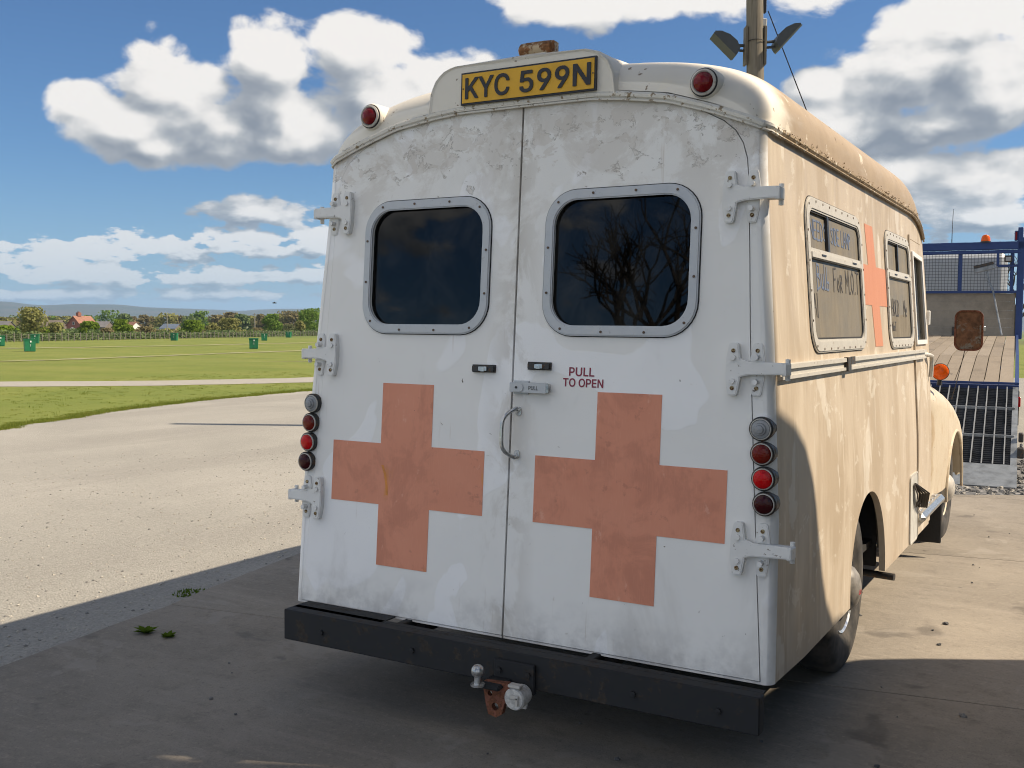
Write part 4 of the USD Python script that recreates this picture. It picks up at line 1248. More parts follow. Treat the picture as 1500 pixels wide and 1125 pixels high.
for i in range(ny - 1):
    for j in range(nx - 1):
        a, b, c, d = i * nx + j, i * nx + j + 1, (i + 1) * nx + j + 1, (i + 1) * nx + j
        F += [(a, b, c), (a, c, d)]
roof = part(van, 'roof', (V, np.array(F)), 'roof_paint', smooth=True)
# moulding round the foot of the roof
path_ = [(-0.955, y_, roof_z(0.947, y_) - 0.006) for y_ in np.linspace(3.66, 0.30, 34)]
path_ += [(-0.952, 0.235, 2.262), (-0.935, 0.200, 2.266)] + [(x_, yr(trim(x_)) - 0.010, trim(x_) - 0.002) for x_ in np.linspace(-0.90, 0.90, 45)] + [(0.935, 0.200, 2.266), (0.952, 0.235, 2.262)]
path_ += [(0.955, y_, roof_z(0.947, y_) - 0.006) for y_ in np.linspace(0.30, 3.66, 34)]
part(roof, 'gutter_moulding', tube(path_, 0.0135, 8), 'moulding')
path2 = [(q[0] * 1.006, q[1] - (0.005 if abs(q[0]) < 0.93 else 0), q[2] - 0.018) for q in path_]
part(roof, 'gutter_lip', tube(path2, 0.0052, 6), 'moulding')
# flakes hanging along the sunny gutter
V, F = [], []
for i in range(420):
    y_ = rng.uniform(0.28, 3.4); s_ = rng.uniform(0.003, 0.009)
    c = np.array([0.9675 + rng.uniform(-0.004, 0.005), y_, roof_z(0.947, y_) - 0.004 + rng.normal(0, 0.010)])
    q = rng.normal(size=(3, 3)); q /= np.linalg.norm(q, axis=1)[:, None]
    k = len(V); V += [c + q[0] * s_, c + q[1] * s_, c + q[2] * s_]; F.append((k, k + 1, k + 2))
part(roof, 'paint_flakes', (np.array(V), np.array(F)), 'moulding', smooth=False)
# housing of the number plate
hx = [(-0.435, 2.415), (-0.425, 2.50), (-0.405, 2.545), (-0.37, 2.580), (-0.32, 2.598), (0.0, 2.606), (0.27, 2.598), (0.325, 2.582), (0.365, 2.548), (0.388, 2.50), (0.400, 2.415)]
V, F = [], []
secs = [(0.186, 0.018), (0.181, 0.008), (0.188, 0.001), (0.30, -0.002), (0.55, 0.0), (0.85, 0.014)]
cen = np.array([-0.015, 2.45])
P0 = np.array(LineString(hx).interpolate(0).coords)
ring = np.array([LineString(hx).interpolate(t, normalized=True).coords[0] for t in np.linspace(0, 1, 40)])
for y_, ins in secs:
    for q in ring:
        d = (cen - q); d /= np.linalg.norm(d)
        w_ = q + d * ins
        V.append((w_[0], y_ + 0.02 * (w_[1] - 2.43), w_[1] + (0.02 if y_ > 0.5 else 0)))
nr = len(ring)
for i in range(len(secs) - 1):
    for j in range(nr - 1):
        a, b, c, d = i * nr + j, i * nr + j + 1, (i + 1) * nr + j + 1, (i + 1) * nr + j
        F += [(a, c, b), (a, d, c)]
c0 = len(V); V.append((cen[0], 0.183, 2.47))
for j in range(nr - 1):
    F.append((c0, j + 1, j))
F.append((c0, 0, nr - 1))
hs = part(van, 'plate_housing', (np.array(V), np.array(F)), 'roof_paint')
px0, px1, pz0, pz1, py_ = -0.268, 0.320, 2.437, 2.563, 0.176
PF = lambda a, b, h: (a, py_ + 0.03 * (b - 2.43) - h, b)
pb = part(hs, 'plate_frame', sheet(sbox(px0, pz0, px1, pz1), PF, -0.006, 0.004), 'plate_black', smooth=False)
part(hs, 'plate_face', sheet(sbox(px0 + 0.007, pz0 + 0.007, px1 - 0.007, pz1 - 0.007), PF, 0.0042, 0.0062), 'yellow', smooth=False)
tx0 = px0 + 0.022
from PIL import ImageFont
for word, xa, xb in (('KYC', px0 + 0.022, px0 + 0.222), ('599N', px0 + 0.268, px1 - 0.020)):
    tm = meshkit.text_mesh(word, 0.082, 0.003, bold=True)
    b_ = tm.bounds
    v = (tm.vertices - [b_[0][0], b_[0][1], 0]) * [(xb - xa) / (b_[1][0] - b_[0][0]), 0.084 / (b_[1][1] - b_[0][1]), 1]
    part(hs, 'plate_lettering', (np.array([PF(xa + a, pz0 + 0.021 + b, 0.0062 + c) for a, b, c in v]), tm.faces), 'plate_black', smooth=False)
part(hs, 'plate_screw', trimesh.util.concatenate([dots(PF, [(px1 - 0.05, pz0 + 0.013)], 0.0, 0.0062, 0.0063) if False else dots(PF, [(px0 + 0.012, pz0 + 0.063), (px1 - 0.012, pz0 + 0.063)], 0.003, 0.006, 0.008)]), 'screw_dark')
# rusty lamp on the housing
lampb = moved(lathe([(0.0, -0.075), (0.018, -0.074), (0.027, -0.066), (0.029, -0.045), (0.0285, 0.045), (0.027, 0.066), (0.018, 0.074), (0.0, 0.075)], 18, 'x'), (0.040, 0.235, 2.632))
rl = part(van, 'roof_lamp', lampb, 'beacon')
part(rl, 'lamp_foot', bx(0.040, 0.240, 2.605, 0.10, 0.055, 0.020, 0.004), 'roof_paint')
part(rl, 'lamp_end_cap', [bx(0.117, 0.235, 2.632, 0.012, 0.046, 0.046, 0.008)], 'beacon')
# red marker lamps in white pods at the upper corners
for sgn, lz in ((-1, 2.440), (1, 2.424)):
    cx_, cy_ = sgn * 0.728, 0.212
    pod = lathe([(0.056, -0.30), (0.056, -0.01), (0.055, 0.012), (0.050, 0.020), (0.044, 0.022), (0.0, 0.022)], 28, '-y')
    mp = part(van, 'marker_lamp', moved(pod, (cx_, cy_, lz)), 'roof_paint')
    part(mp, 'lamp_bezel', moved(lathe([(0.046, 0.020), (0.046, 0.030), (0.040, 0.034), (0.036, 0.030), (0.036, 0.02)], 26, '-y'), (cx_, cy_, lz)), 'dull_aluminium')
    part(mp, 'lamp_lens', moved(lathe([(0.036, 0.026), (0.034, 0.034), (0.026, 0.042), (0.014, 0.047), (0.0, 0.048)], 24, '-y'), (cx_, cy_, lz)), 'lens_small_red')
    part(mp, 'lamp_seal', moved(lathe([(0.050, 0.018), (0.050, 0.024), (0.045, 0.026), (0.044, 0.018)], 26, '-y'), (cx_, cy_, lz)), 'rubber')

# --- bumper, tow ball, underside
bp = part(van, 'rear_bumper', bx(0.052, -0.075, 0.322, 2.010, 0.055, 0.126, 0.004), 'bumper_black')
part(bp, 'bumper_top_plate', [bx(-0.72, 0.000, 0.3825, 0.46, 0.10, 0.005, 0.001), bx(0.052, -0.034, 0.3830, 2.0, 0.030, 0.004, 0.001)], 'bumper_black')
for bxp in (-0.44, 0.40):
    part(bp, 'bumper_bracket', bx(bxp, 0.06, 0.352, 0.035, 0.20, 0.045, 0.003), 'bumper_black')
tw = part(van, 'tow_hitch', [bx(0.16, -0.112, 0.300, 0.17, 0.016, 0.11, 0.004), bx(0.11, -0.16, 0.282, 0.09, 0.12, 0.018, 0.006)], 'bumper_black')
part(tw, 'tow_ball', [moved(trimesh.creation.icosphere(3, 0.0245), (0.072, -0.225, 0.337)), moved(lathe([(0.014, 0.0), (0.012, 0.03)], 12), (0.072, -0.225, 0.292)), moved(lathe([(0.026, 0.0), (0.026, 0.008), (0.0, 0.009)], 12), (0.072, -0.225, 0.284))], 'steel')
jaw = Polygon([(0.075, 0.285), (0.17, 0.292), (0.185, 0.262), (0.155, 0.225), (0.145, 0.185), (0.125, 0.172), (0.098, 0.178), (0.088, 0.215)]).buffer(0.006).difference(Point(0.122, 0.205).buffer(0.014)).difference(Point(0.10, 0.25).buffer(0.010))
part(tw, 'hitch_plate', sheet(jaw, lambda a, b, h: (a, -0.165 - h, b), 0.0, 0.022), 'rusty_iron')
part(tw, 'pale_bracket', sheet(Polygon([(0.08, 0.19), (0.23, 0.205), (0.235, 0.235), (0.08, 0.245)]), lambda a, b, h: (a, -0.145 - h, b), 0.0, 0.008), 'socket_grey')
part(tw, 'trailer_socket', moved(lathe([(0.036, -0.04), (0.040, 0.0), (0.040, 0.024), (0.036, 0.030), (0.0, 0.031)], 22, '-y'), (0.208, -0.175, 0.252)), 'socket_grey')
part(tw, 'socket_flap', [bx(0.214, -0.210, 0.262, 0.034, 0.008, 0.014, 0.002), bx(0.224, -0.210, 0.248, 0.012, 0.008, 0.03, 0.002), bx(0.208, -0.19, 0.297, 0.05, 0.03, 0.012, 0.003)], 'dull_aluminium')
part(van, 'chassis', [bx(-0.42, 1.9, 0.40, 0.10, 3.6, 0.16, 0.01), bx(0.42, 1.9, 0.40, 0.10, 3.6, 0.16, 0.01), bx(0, 0.2, 0.44, 1.7, 0.12, 0.10, 0.01), bx(0, 1.49, 0.385, 1.5, 0.12, 0.12, 0.03), bx(0, 4.95, 0.37, 1.5, 0.10, 0.10, 0.02), bx(0, 4.6, 0.55, 0.6, 1.6, 0.3, 0.05)], 'underside')
part(van, 'load_floor', bx(0, 1.72, 0.475, 1.94, 3.0, 0.03), 'underside')
part(van, 'unseen_bulkhead', [bx(0, 3.05, 1.40, 1.84, 0.03, 1.84)], 'interior')  # partition out of view, placed to keep the inside dark
for bx_p in (-0.75, -0.30, 0.16 - 0.06, 0.16 + 0.06, 0.62, 0.92):
    part(bp, 'bumper_bolt', moved(lathe([(0.011, 0.0), (0.011, 0.008), (0.0, 0.009)], 6, '-y'), (bx_p, -0.103 if abs(bx_p - 0.16) > 0.1 else -0.121, 0.318)), 'bumper_black')
for s_ in (-1, 1):
    part(van, 'wheel_box', [bx(s_ * 0.72, 1.70, 0.85, 0.50, 1.00, 0.04), bx(s_ * 0.50, 1.70, 0.60, 0.03, 1.0, 0.5)] + [bx(s_ * 0.75, y_, 0.60, 0.48, 0.02, 0.5) for y_ in (1.215, 2.185)], 'underside')
part(van, 'exhaust_pipe', tube([(0.3, 2.35, 0.30), (0.8, 2.27, 0.295), (1.075, 2.235, 0.292)], 0.019, 12), 'black_iron')


def wheel(x_, y_, sgn, hub, hubname):
    R_, W_ = 0.388, 0.195
    o = -W_ / 2
    prof = [(0.205, -0.070), (0.235, -0.090), (0.285, -0.0955), (0.345, -0.090), (0.377, -0.072), (0.3875, -0.045), (0.388, 0.0), (0.3875, 0.045), (0.377, 0.072), (0.345, 0.090), (0.285, 0.0955), (0.235, 0.090), (0.205, 0.070)]
    T = rot(90 * sgn, [0, 1, 0])
    ty = part(van, 'wheel', moved(lathe(prof, 48), (x_, y_, R_), T), 'tyre', smooth=40)
    part(ty, 'rim', moved(lathe([(0.207, -0.06), (0.212, 0.070), (0.205, 0.078), (0.196, 0.070), (0.190, 0.030), (0.170, 0.010), (0.130, 0.020), (0.10, 0.032), (0.0, 0.032)], 40), (x_, y_, R_), T), 'steel' if hub == 'hub_grey' else 'cream_wing')
    part(ty, 'hub_cap', moved(lathe([(0.105, 0.026), (0.114, 0.055), (0.110, 0.085), (0.096, 0.112), (0.071, 0.133), (0.038, 0.145), (0.0, 0.149)], 36), (x_, y_, R_), T), hub)
    nuts = [moved(lathe([(0.013, 0.0), (0.013, 0.02), (0.0, 0.021)], 6), (0.145 * math.cos(a), 0.145 * math.sin(a), 0.015)) for a in np.arange(6) * math.pi / 3]
    part(ty, 'wheel_nuts', moved(trimesh.util.concatenate(nuts), (x_, y_, R_), T), 'rusty_iron')
    return ty


for sgn in (1, -1):
    wr = wheel(sgn * 0.905, 1.49, sgn, 'hub_grey', 'hub')
    wheel(sgn * 0.895, 4.95, sgn, 'hub_cream', 'hub')
    if sgn > 0:
        tm = meshkit.text_mesh('MORRIS'[:0] or 'W.S.C', 0.020, 0.002, bold=True)
        tm = moved(tm, (-0.045, -0.008, 0.0))
        v = tm.vertices
        V = [(0.905 + 0.1475 - 5.0 * (a * a + (b - 0.005) ** 2) + c, 1.49 + a, 0.388 - 0.012 + b) for a, b, c in v]
        part(wr, 'hub_lettering', (np.array(V), tm.faces), 'red_letter', smooth=False)

# --- wings, bonnet, cab front, step, mirror, indicator
side_o = Polygon([(3.72, 0.46), (3.70, 0.90), (3.72, 1.16), (3.84, 1.225), (4.05, 1.235), (4.4, 1.185), (4.75, 1.13), (5.05, 1.06), (5.30, 0.975), (5.50, 0.86), (5.62, 0.70), (5.64, 0.52), (5.56, 0.45), (4.35, 0.45)])


def wing(sgn):
    pl0 = side_o.buffer(0.05).buffer(-0.05)
    lay = [(0.42, 0.0), (0.80, 0.0), (0.90, 0.012), (0.965, 0.040), (1.005, 0.080), (1.028, 0.125), (1.036, 0.175)]
    N = 90
    V, F = [], []
    for X, ins in lay:
        q = pl0.buffer(-ins, join_style=1) if ins else pl0
        q = max(polys(q), key=lambda s: s.area)
        ex = q.exterior
        cs = np.array([ex.interpolate(t, normalized=True).coords[0] for t in np.linspace(0, 1, N + 1)[:-1]])
        k = np.argmin(np.hypot(cs[:, 0] - cs[:, 0].min(), cs[:, 1] - cs[:, 1].min()))
        cs = np.roll(cs, -k, axis=0)
        # sag of the lower edge is straight: keep the skirt down to the sill
        V += [(X, a, b if b > 0.62 else 0.45 + (b - min(cs[:, 1])) * (0.62 - 0.45) / max(0.62 - min(cs[:, 1]), 1e-3)) for a, b in cs]
    for i in range(len(lay) - 1):
        for j in range(N):
            k = (j + 1) % N
            F += [(i * N + j, (i + 1) * N + j, (i + 1) * N + k), (i * N + j, (i + 1) * N + k, i * N + k)]
    for i, s in ((0, 1), (len(lay) - 1, -1)):
        ring_ = np.array(V[i * N:(i + 1) * N])
        c = len(V); V.append(tuple(ring_.mean(0)))
        for j in range(N):
            k = (j + 1) % N
            F.append((c, i * N + j, i * N + k) if s > 0 else (c, i * N + k, i * N + j))
    m_ = trimesh.Trimesh(np.array(V), F, process=True)
    trimesh.repair.fix_normals(m_)
    cyl = trimesh.creation.cylinder(radius=0.445, height=0.9, sections=48)
    cyl.apply_transform(rot(90, [0, 1, 0])); cyl.apply_translation([1.10, 4.97, 0.37])
    low = trimesh.creation.box([0.9, 0.89, 0.5]); low.apply_translation([1.10, 4.97, 0.15])
    inner = trimesh.creation.box([0.5, 1.6, 0.55]); inner.apply_translation([0.60, 4.97, 0.42])
    try:
        m_ = trimesh.boolean.difference([m_, cyl, low], engine='manifold')
    except Exception as e:
        print('wing boolean', e)
    if sgn < 0:
        m_.apply_scale([-1, 1, 1]); m_.invert()
    return m_


for sgn in (1, -1):
    wg = part(van, 'front_wing', wing(sgn), 'cream_wing', smooth=35)
    arc = [(sgn * 1.0355, 4.97 + 0.447 * math.cos(a), 0.37 + 0.447 * math.sin(a)) for a in np.linspace(-0.05, math.pi + 0.05, 26)]
    part(wg, 'arch_lip', tube(arc, 0.011, 8), 'cream_wing')
    part(wg, 'arch_liner', [bx(sgn * 0.62, 4.97, 0.60, 0.05, 1.0, 0.5)], 'underside')
    hl = part(van, 'headlamp', moved(lathe([(0.05, -0.14), (0.10, -0.04), (0.112, 0.0), (0.105, 0.012), (0.0, 0.03)], 28, '-y'), (sgn * 0.80, 5.60, 0.86), rot(180, [0, 0, 1])), 'cream_wing')
    part(hl, 'lamp_glass', moved(lathe([(0.10, 0.010), (0.08, 0.03), (0.0, 0.045)], 28, '-y'), (sgn * 0.80, 5.61, 0.86), rot(180, [0, 0, 1])), 'lens_clear')
    sp = part(van, 'cab_step', [bx(sgn * 0.985, 3.55, 0.455, 0.220, 0.88, 0.060, 0.022)], 'chrome')
    part(sp, 'step_tread', [bx(sgn * 0.990, 3.24 + 0.16 * k, 0.4865, 0.13, 0.07, 0.006, 0.002) for k in range(5)], 'steel')
    part(van, 'mud_flap', [bx(sgn * 0.93, 4.16, 0.285, 0.25, 0.018, 0.33, 0.006)], 'rubber')
bn = part(van, 'bonnet', trimesh.convex.convex_hull(np.array([(s_ * x_, y_, z_) for s_ in (-1, 1) for x_, y_, z_ in ((0.62, 3.70, 1.22), (0.50, 3.70, 1.31), (0.50, 5.35, 1.10), (0.42, 5.45, 1.06), (0.58, 5.40, 0.96), (0.60, 3.70, 0.55), (0.58, 5.48, 0.55), (0.30, 5.52, 1.03), (0.0, 5.55, 1.05), (0.0, 3.70, 1.34))])), 'cream_wing')
part(bn, 'grille', [bx(x_, 5.545, 0.78, 0.02, 0.03, 0.40, 0.004) for x_ in np.linspace(-0.42, 0.42, 13)], 'chrome')
bmp = [(s_, y_, 0.50) for s_, y_ in ((0.985, 5.50), (1.00, 5.60), (0.99, 5.70), (0.95, 5.77), (0.6, 5.83), (0, 5.86), (-0.6, 5.83), (-0.95, 5.77), (-0.99, 5.70), (-1.00, 5.60), (-0.985, 5.50))]
part(van, 'front_bumper', [tube(bmp, 0.020, 12, flat=4.2)], 'cream_wing')
cf_ = [bx(0, 3.70, 1.33, 1.90, 0.05, 0.06, 0.01)]
wsF = lambda a, b, h: (a, 3.735 - 0.10 * (b - 1.36) / 0.7 + h, b)
part(van, 'windscreen_frame', sheet(Polygon([(-0.95, 0.6), (0.95, 0.6), (0.985, 1.36), (0.93, 2.05), (-0.93, 2.05), (-0.985, 1.36)]).difference(rrect(-0.86, 1.42, -0.03, 1.96, 0.08)).difference(rrect(0.03, 1.42, 0.86, 1.96, 0.08)), wsF, -0.03, 0.0), 'side_paint')
for q_ in (rrect(-0.86, 1.42, -0.03, 1.96, 0.08), rrect(0.03, 1.42, 0.86, 1.96, 0.08)):
    part(van, 'windscreen', sheet(q_, wsF, -0.018, -0.013), 'clear_glass', smooth=False)
# bracket and drop tube at the end of the belt rail
part(van, 'hinge_bracket', [tube([(0.995, 3.46, 1.415), (1.030, 3.56, 1.408), (1.035, 3.62, 1.400), (1.033, 3.64, 1.37), (1.030, 3.64, 1.27)], 0.013, 10), moved(trimesh.creation.icosphere(2, 0.018), (1.012, 3.52, 1.41))], 'dull_aluminium')
ind = part(van, 'indicator_lamp', [moved(lathe([(0.050, -0.02), (0.057, 0.0), (0.057, 0.012), (0.050, 0.014)], 28, '-y'), (1.018, 4.17, 1.283)), moved(lathe([(0.018, 0.0), (0.014, 0.05)], 12), (1.012, 4.18, 1.19))], 'plate_black')
part(ind, 'lamp_lens', moved(lathe([(0.054, 0.012), (0.052, 0.022), (0.040, 0.034), (0.02, 0.040), (0.0, 0.042)], 28, '-y'), (1.018, 4.17, 1.283)), 'lens_orange')
mr = rrect(-0.082, -0.128, 0.082, 0.132, 0.045, 6)
MF = lambda a, b, h: (1.198 + a, 4.05 - h + 0.25 * a, 1.560 + b)
mi = part(van, 'wing_mirror', [sheet(mr, MF, -0.030, 0.0), sheet(mr.buffer(-0.010), MF, 0.0002, 0.006)], 'mirror_rust')
part(mi, 'mirror_edge', sheet(mr.buffer(0.003).difference(mr.buffer(-0.008)), MF, -0.006, 0.009), 'rusty_iron')
part(mi, 'mirror_arm', tube([(1.19, 4.10, 1.55), (1.13, 4.70, 1.545), (1.09, 5.02, 1.50), (1.02, 5.10, 1.20), (0.98, 5.12, 1.04)], 0.003, 6), 'black_iron')
part(mi, 'mirror_clamp', bx(1.287, 4.075, 1.575, 0.014, 0.02, 0.03, 0.003), 'steel')

# ------------------------------------------------------------------ plant lorry with its ramp down, beyond the ambulance
M['blue_paint'] = rusty('blue_paint', (0.010, 0.035, 0.14), (0.04, 0.04, 0.055), 0.30, 24.0, 0.45, bump=0.1)
M['galvanised'] = simple('galvanised', (0.23, 0.25, 0.27), 0.45, 0.55, vary=0.3, scale=9)
M['grating_dark'] = simple('grating_dark', (0.04, 0.045, 0.055), 0.5, 0.5, vary=0.4, scale=6)
M['bar_grey'] = simple('bar_grey', (0.27, 0.28, 0.29), 0.45, 0.4, vary=0.2, scale=6)
M['cab_grey'] = simple('cab_grey', (0.42, 0.45, 0.48), 0.5, vary=0.08, scale=2)


def plank_mat(name, c0, c1, seed):
    g = G()
    p = g.pos((6, 0.5, 6), (seed, seed * 2.3, 0))
    gr = g.noise(p, 3.0, 7.0, 0.65, 0.6)
    base = g.mix(gr, c0, c1)
    base = g.mix(g.step(g.noise(g.pos((1, 1, 1), (seed, 0, 0)), 1.1, 6.0, 0.62), 0.5, 0.7, 0, 0.5), base, tuple(v * 0.5 for v in c0))
    base = g.mix(g.step(g.noise(g.pos((1, 0.35, 1)), 7.0, 5.0), 0.66, 0.72, 0, 0.7), base, (0.06, 0.05, 0.04))
    return g.out(name, base, 0.8, g.bump(gr, 0.4, 0.004))


for i_, (a_, b_) in enumerate((((0.20, 0.163, 0.12), (0.27, 0.225, 0.17)), ((0.175, 0.142, 0.105), (0.245, 0.205, 0.155)), ((0.215, 0.178, 0.135), (0.29, 0.245, 0.19)))):
    M[f'plank_{"abc"[i_]}'] = plank_mat(f'plank_{"abc"[i_]}', a_, b_, i_ * 1.7)
M['board_grey'] = plank_mat('board_grey', (0.20, 0.175, 0.14), (0.30, 0.265, 0.215), 5.0)

LRZ = 3.95
lorry = thing('plant_lorry', 'blue plant lorry with wooden bed, mesh headboard and steel ramp lowered', 'lorry', (1.262, 8.00, 0.0), LRZ)
WL = 2.44      # width; u runs from -WL (left) to 0 (right)


def bed_z(v):
    return float(np.interp(v, [0, 2.36, 5.3, 12.0], [0.03, 0.885, 1.18, 1.44]))


rA = math.atan2(0.855, 2.36)
ramp = []
lv = lambda v: 0.03 + (0.885 - 0.03) * v / 2.36


def ramp_bar(u0, v0, u1, v1, w, h, dz=0.0):
    """A straight bar lying on the slope of the ramp."""
    a, b = np.array([u0, v0, lv(v0) + dz]), np.array([u1, v1, lv(v1) + dz])
    d = b - a; L_ = np.linalg.norm(d)
    bxm = trimesh.creation.box([w, L_, h])
    ang = math.atan2(-d[0], d[1])
    el = math.asin(d[2] / L_)
    bxm.apply_transform(rot(math.degrees(el), [1, 0, 0]))
    bxm.apply_transform(rot(math.degrees(ang), [0, 0, 1]))
    bxm.apply_translation((a + b) / 2)
    return bxm


rp = thing_part = part(lorry, 'ramp', ramp_bar(-0.035, 0.32, -0.035, 2.34, 0.06, 0.07, -0.02), 'galvanised')
part(rp, 'side_rail', ramp_bar(-WL + 0.035, 0.32, -WL + 0.035, 2.34, 0.06, 0.07, -0.02), 'galvanised')
part(rp, 'toe_plate', ramp_bar(-WL / 2, -0.12, -WL / 2, 0.33, WL, 0.014, 0.030), 'galvanised')
rp_toe = None
for v_ in (0.345, 1.02, 1.72):
    part(rp, 'cross_rail', bx(-WL / 2, v_, lv(v_) + 0.016, WL - 0.07, 0.035, 0.035, 0.003), 'galvanised')
part(rp, 'top_rail', [bx(-WL / 2, 2.36, 0.885, WL, 0.07, 0.05, 0.004), bx(-WL / 2, 2.31, 0.93, WL, 0.02, 0.03, 0.003)], 'blue_paint')
for k in range(22):
    u_ = -0.125 - 0.105 * k
    part(rp, 'ramp_bar', ramp_bar(u_, 0.36, u_, 2.30, 0.012, 0.03, 0.018), 'bar_grey', smooth=False)
slats = []
for v_ in np.arange(0.40, 2.30, 0.045):
    slats.append(bx(-WL / 2, v_, lv(v_) - 0.004, WL - 0.13, 0.022, 0.020))
rs = part(rp, 'ramp_grating', slats, 'grating_dark', smooth=False)
keys(stage.GetPrimAtPath(rs), kind='stuff')
part(rp, 'ramp_underplate', ramp_bar(-WL / 2, 0.36, -WL / 2, 2.30, WL - 0.13, 0.006, -0.075), 'underside', smooth=False)
part(rp, 'ramp_latch', [bx(0.03, 0.95, 0.42, 0.05, 0.10, 0.10, 0.01), bx(0.035, 0.78, 0.33, 0.03, 0.28, 0.06, 0.01), bx(0.03, 0.62, 0.29, 0.07, 0.10, 0.11, 0.01)], 'black_iron')
# planks of the bed
npl = 14
for k in range(npl):
    u0 = -WL + 0.05 + k * (WL - 0.10) / npl
    u1 = u0 + (WL - 0.10) / npl - 0.012
    for v0, v1 in ((2.40, 5.295), (5.305, 11.95)):
        z0, z1 = bed_z(v0), bed_z(v1)
        jz = 0.004 * ((k * 7) % 3)
        V = np.array([(u0, v0, z0 + jz), (u1, v0, z0 + jz), (u1, v1, z1 + jz), (u0, v1, z1 + jz), (u0, v0, z0 - 0.05), (u1, v0, z0 - 0.05), (u1, v1, z1 - 0.05), (u0, v1, z1 - 0.05)])
        part(lorry, 'bed_plank', (V, np.array([(0, 1, 2), (0, 2, 3), (0, 5, 1), (0, 4, 5), (1, 5, 6), (1, 6, 2), (2, 6, 7), (2, 7, 3), (3, 7, 4), (3, 4, 0)])), f'plank_{"abc"[(k * 5 + (v0 > 3)) % 3]}', smooth=False)
for v0, v1 in ((2.40, 5.30), (5.30, 12.0)):
    for u_ in (-0.022, -WL + 0.022):
        z0, z1 = bed_z(v0), bed_z(v1)
        L_ = math.hypot(v1 - v0, z1 - z0)
        q = trimesh.creation.box([0.044, L_, 0.12]); q.apply_transform(rot(math.degrees(math.atan2(z1 - z0, v1 - v0)), [1, 0, 0])); q.apply_translation([u_, (v0 + v1) / 2, (z0 + z1) / 2 - 0.035])
        part(lorry, 'side_rave', q, 'blue_paint', smooth=False)
part(lorry, 'lorry_chassis', [bx(-WL / 2 + s_ * 0.45, 9.9, 0.96, 0.12, 9.0, 0.24, 0.01) for s_ in (-1, 1)] + [bx(-WL / 2 + s_ * 0.45, 4.2, 0.66, 0.12, 3.2, 0.18, 0.01) for s_ in (-1, 1)] + [bx(-WL / 2, v_, bed_z(v_) - 0.13, WL - 0.2, 0.10, 0.10) for v_ in (3.0, 4.2, 6.0, 7.5, 9.0, 10.5)], 'underside')
for v_, u_ in ((5.9, -0.30), (5.9, -WL + 0.30), (13.5, -0.25), (13.5, -WL + 0.25)):
    prof = [(0.26, -0.12), (0.40, -0.13), (0.475, -0.11), (0.49, -0.06), (0.49, 0.06), (0.475, 0.11), (0.40, 0.13), (0.26, 0.12)]
    wt = part(lorry, 'lorry_wheel', moved(lathe(prof, 30), (u_, v_, 0.49), rot(90, [0, 1, 0])), 'tyre')
    part(wt, 'wheel_rim', moved(lathe([(0.0, -0.10), (0.26, -0.10), (0.27, 0.10), (0.2, 0.03), (0.0, 0.05)], 24), (u_, v_, 0.49), rot(90, [0, 1, 0])), 'bar_grey')
part(lorry, 'tail_light', [bx(0.0, 2.55, 0.70, 0.05, 0.04, 0.12, 0.006)], 'lens_red')
part(lorry, 'rear_frame_box', [bx(-0.02, 2.62, 0.62, 0.06, 0.08, 0.42, 0.006), bx(-0.02, 2.9, 0.45, 0.05, 0.6, 0.05, 0.006)], 'black_iron')
# headboard
VH = 12.05
for j in range(5):
    z0 = 1.44 + j * 0.174
    part(lorry, 'headboard_plank', bx(-WL / 2 - 0.03, VH + 0.02, z0 + 0.085, WL - 0.10, 0.04, 0.1725, 0.001), 'board_grey')
part(lorry, 'headboard_notch', [bx(-0.98, VH - 0.012, 1.535, 0.52, 0.02, 0.17, 0.006)], 'black_iron')
hf = part(lorry, 'headboard_frame', [bx(-WL / 2, VH, 3.27, WL + 0.10, 0.10, 0.16, 0.01), bx(-WL / 2, VH - 0.03, 3.145, WL, 0.06, 0.07, 0.01), bx(0.0, VH, 2.40, 0.13, 0.10, 2.05, 0.01), bx(-0.155, VH, 2.75, 0.07, 0.07, 0.80, 0.01), bx(-WL, VH, 2.40, 0.13, 0.10, 2.05, 0.01), bx(-1.12, VH, 2.74, 0.075, 0.07, 0.82, 0.008), bx(-2.0, VH, 2.74, 0.075, 0.07, 0.82, 0.008), bx(-WL / 2, VH - 0.02, 2.335, WL, 0.05, 0.05, 0.006)], 'blue_paint')
part(hf, 'lamp_surround', [bx(-0.42, VH - 0.04, 2.99, 0.05, 0.06, 0.28, 0.006), bx(-0.24, VH - 0.04, 2.86, 0.36, 0.06, 0.05, 0.006)], 'blue_paint')
part(hf, 'post_top', [bx(-0.02, VH, 3.48, 0.10, 0.09, 0.30, 0.01), bx(-0.10, VH - 0.01, 3.46, 0.06, 0.06, 0.20, 0.01)], 'blue_paint')
part(hf, 'post_reflector', bx(-0.10, VH - 0.045, 3.46, 0.035, 0.012, 0.16, 0.003), 'lens_small_red')
wires = [bx(u_, VH + 0.015, 2.74, 0.007, 0.007, 0.80) for u_ in np.arange(-WL + 0.10, -0.2, 0.062)] + [bx(-WL / 2 - 0.05, VH + 0.022, z_, WL - 0.25, 0.007, 0.007) for z_ in np.arange(2.39, 3.12, 0.062)]
wm = part(hf, 'wire_mesh', wires, 'grating_dark', smooth=False)
keys(stage.GetPrimAtPath(wm), kind='stuff')
part(hf, 'work_lamp', [bx(-0.23, VH - 0.10, 2.995, 0.15, 0.10, 0.13, 0.02)], 'black_iron')
part(hf, 'work_lamp_glass', bx(-0.23, VH - 0.155, 2.99, 0.09, 0.012, 0.08, 0.004), 'lens_clear')
bc = part(lorry, 'beacon', moved(lathe([(0.085, 0.0), (0.09, 0.04), (0.08, 0.10), (0.055, 0.14), (0.0, 0.155)], 20), (-0.66, VH, 3.35)), 'lens_orange')
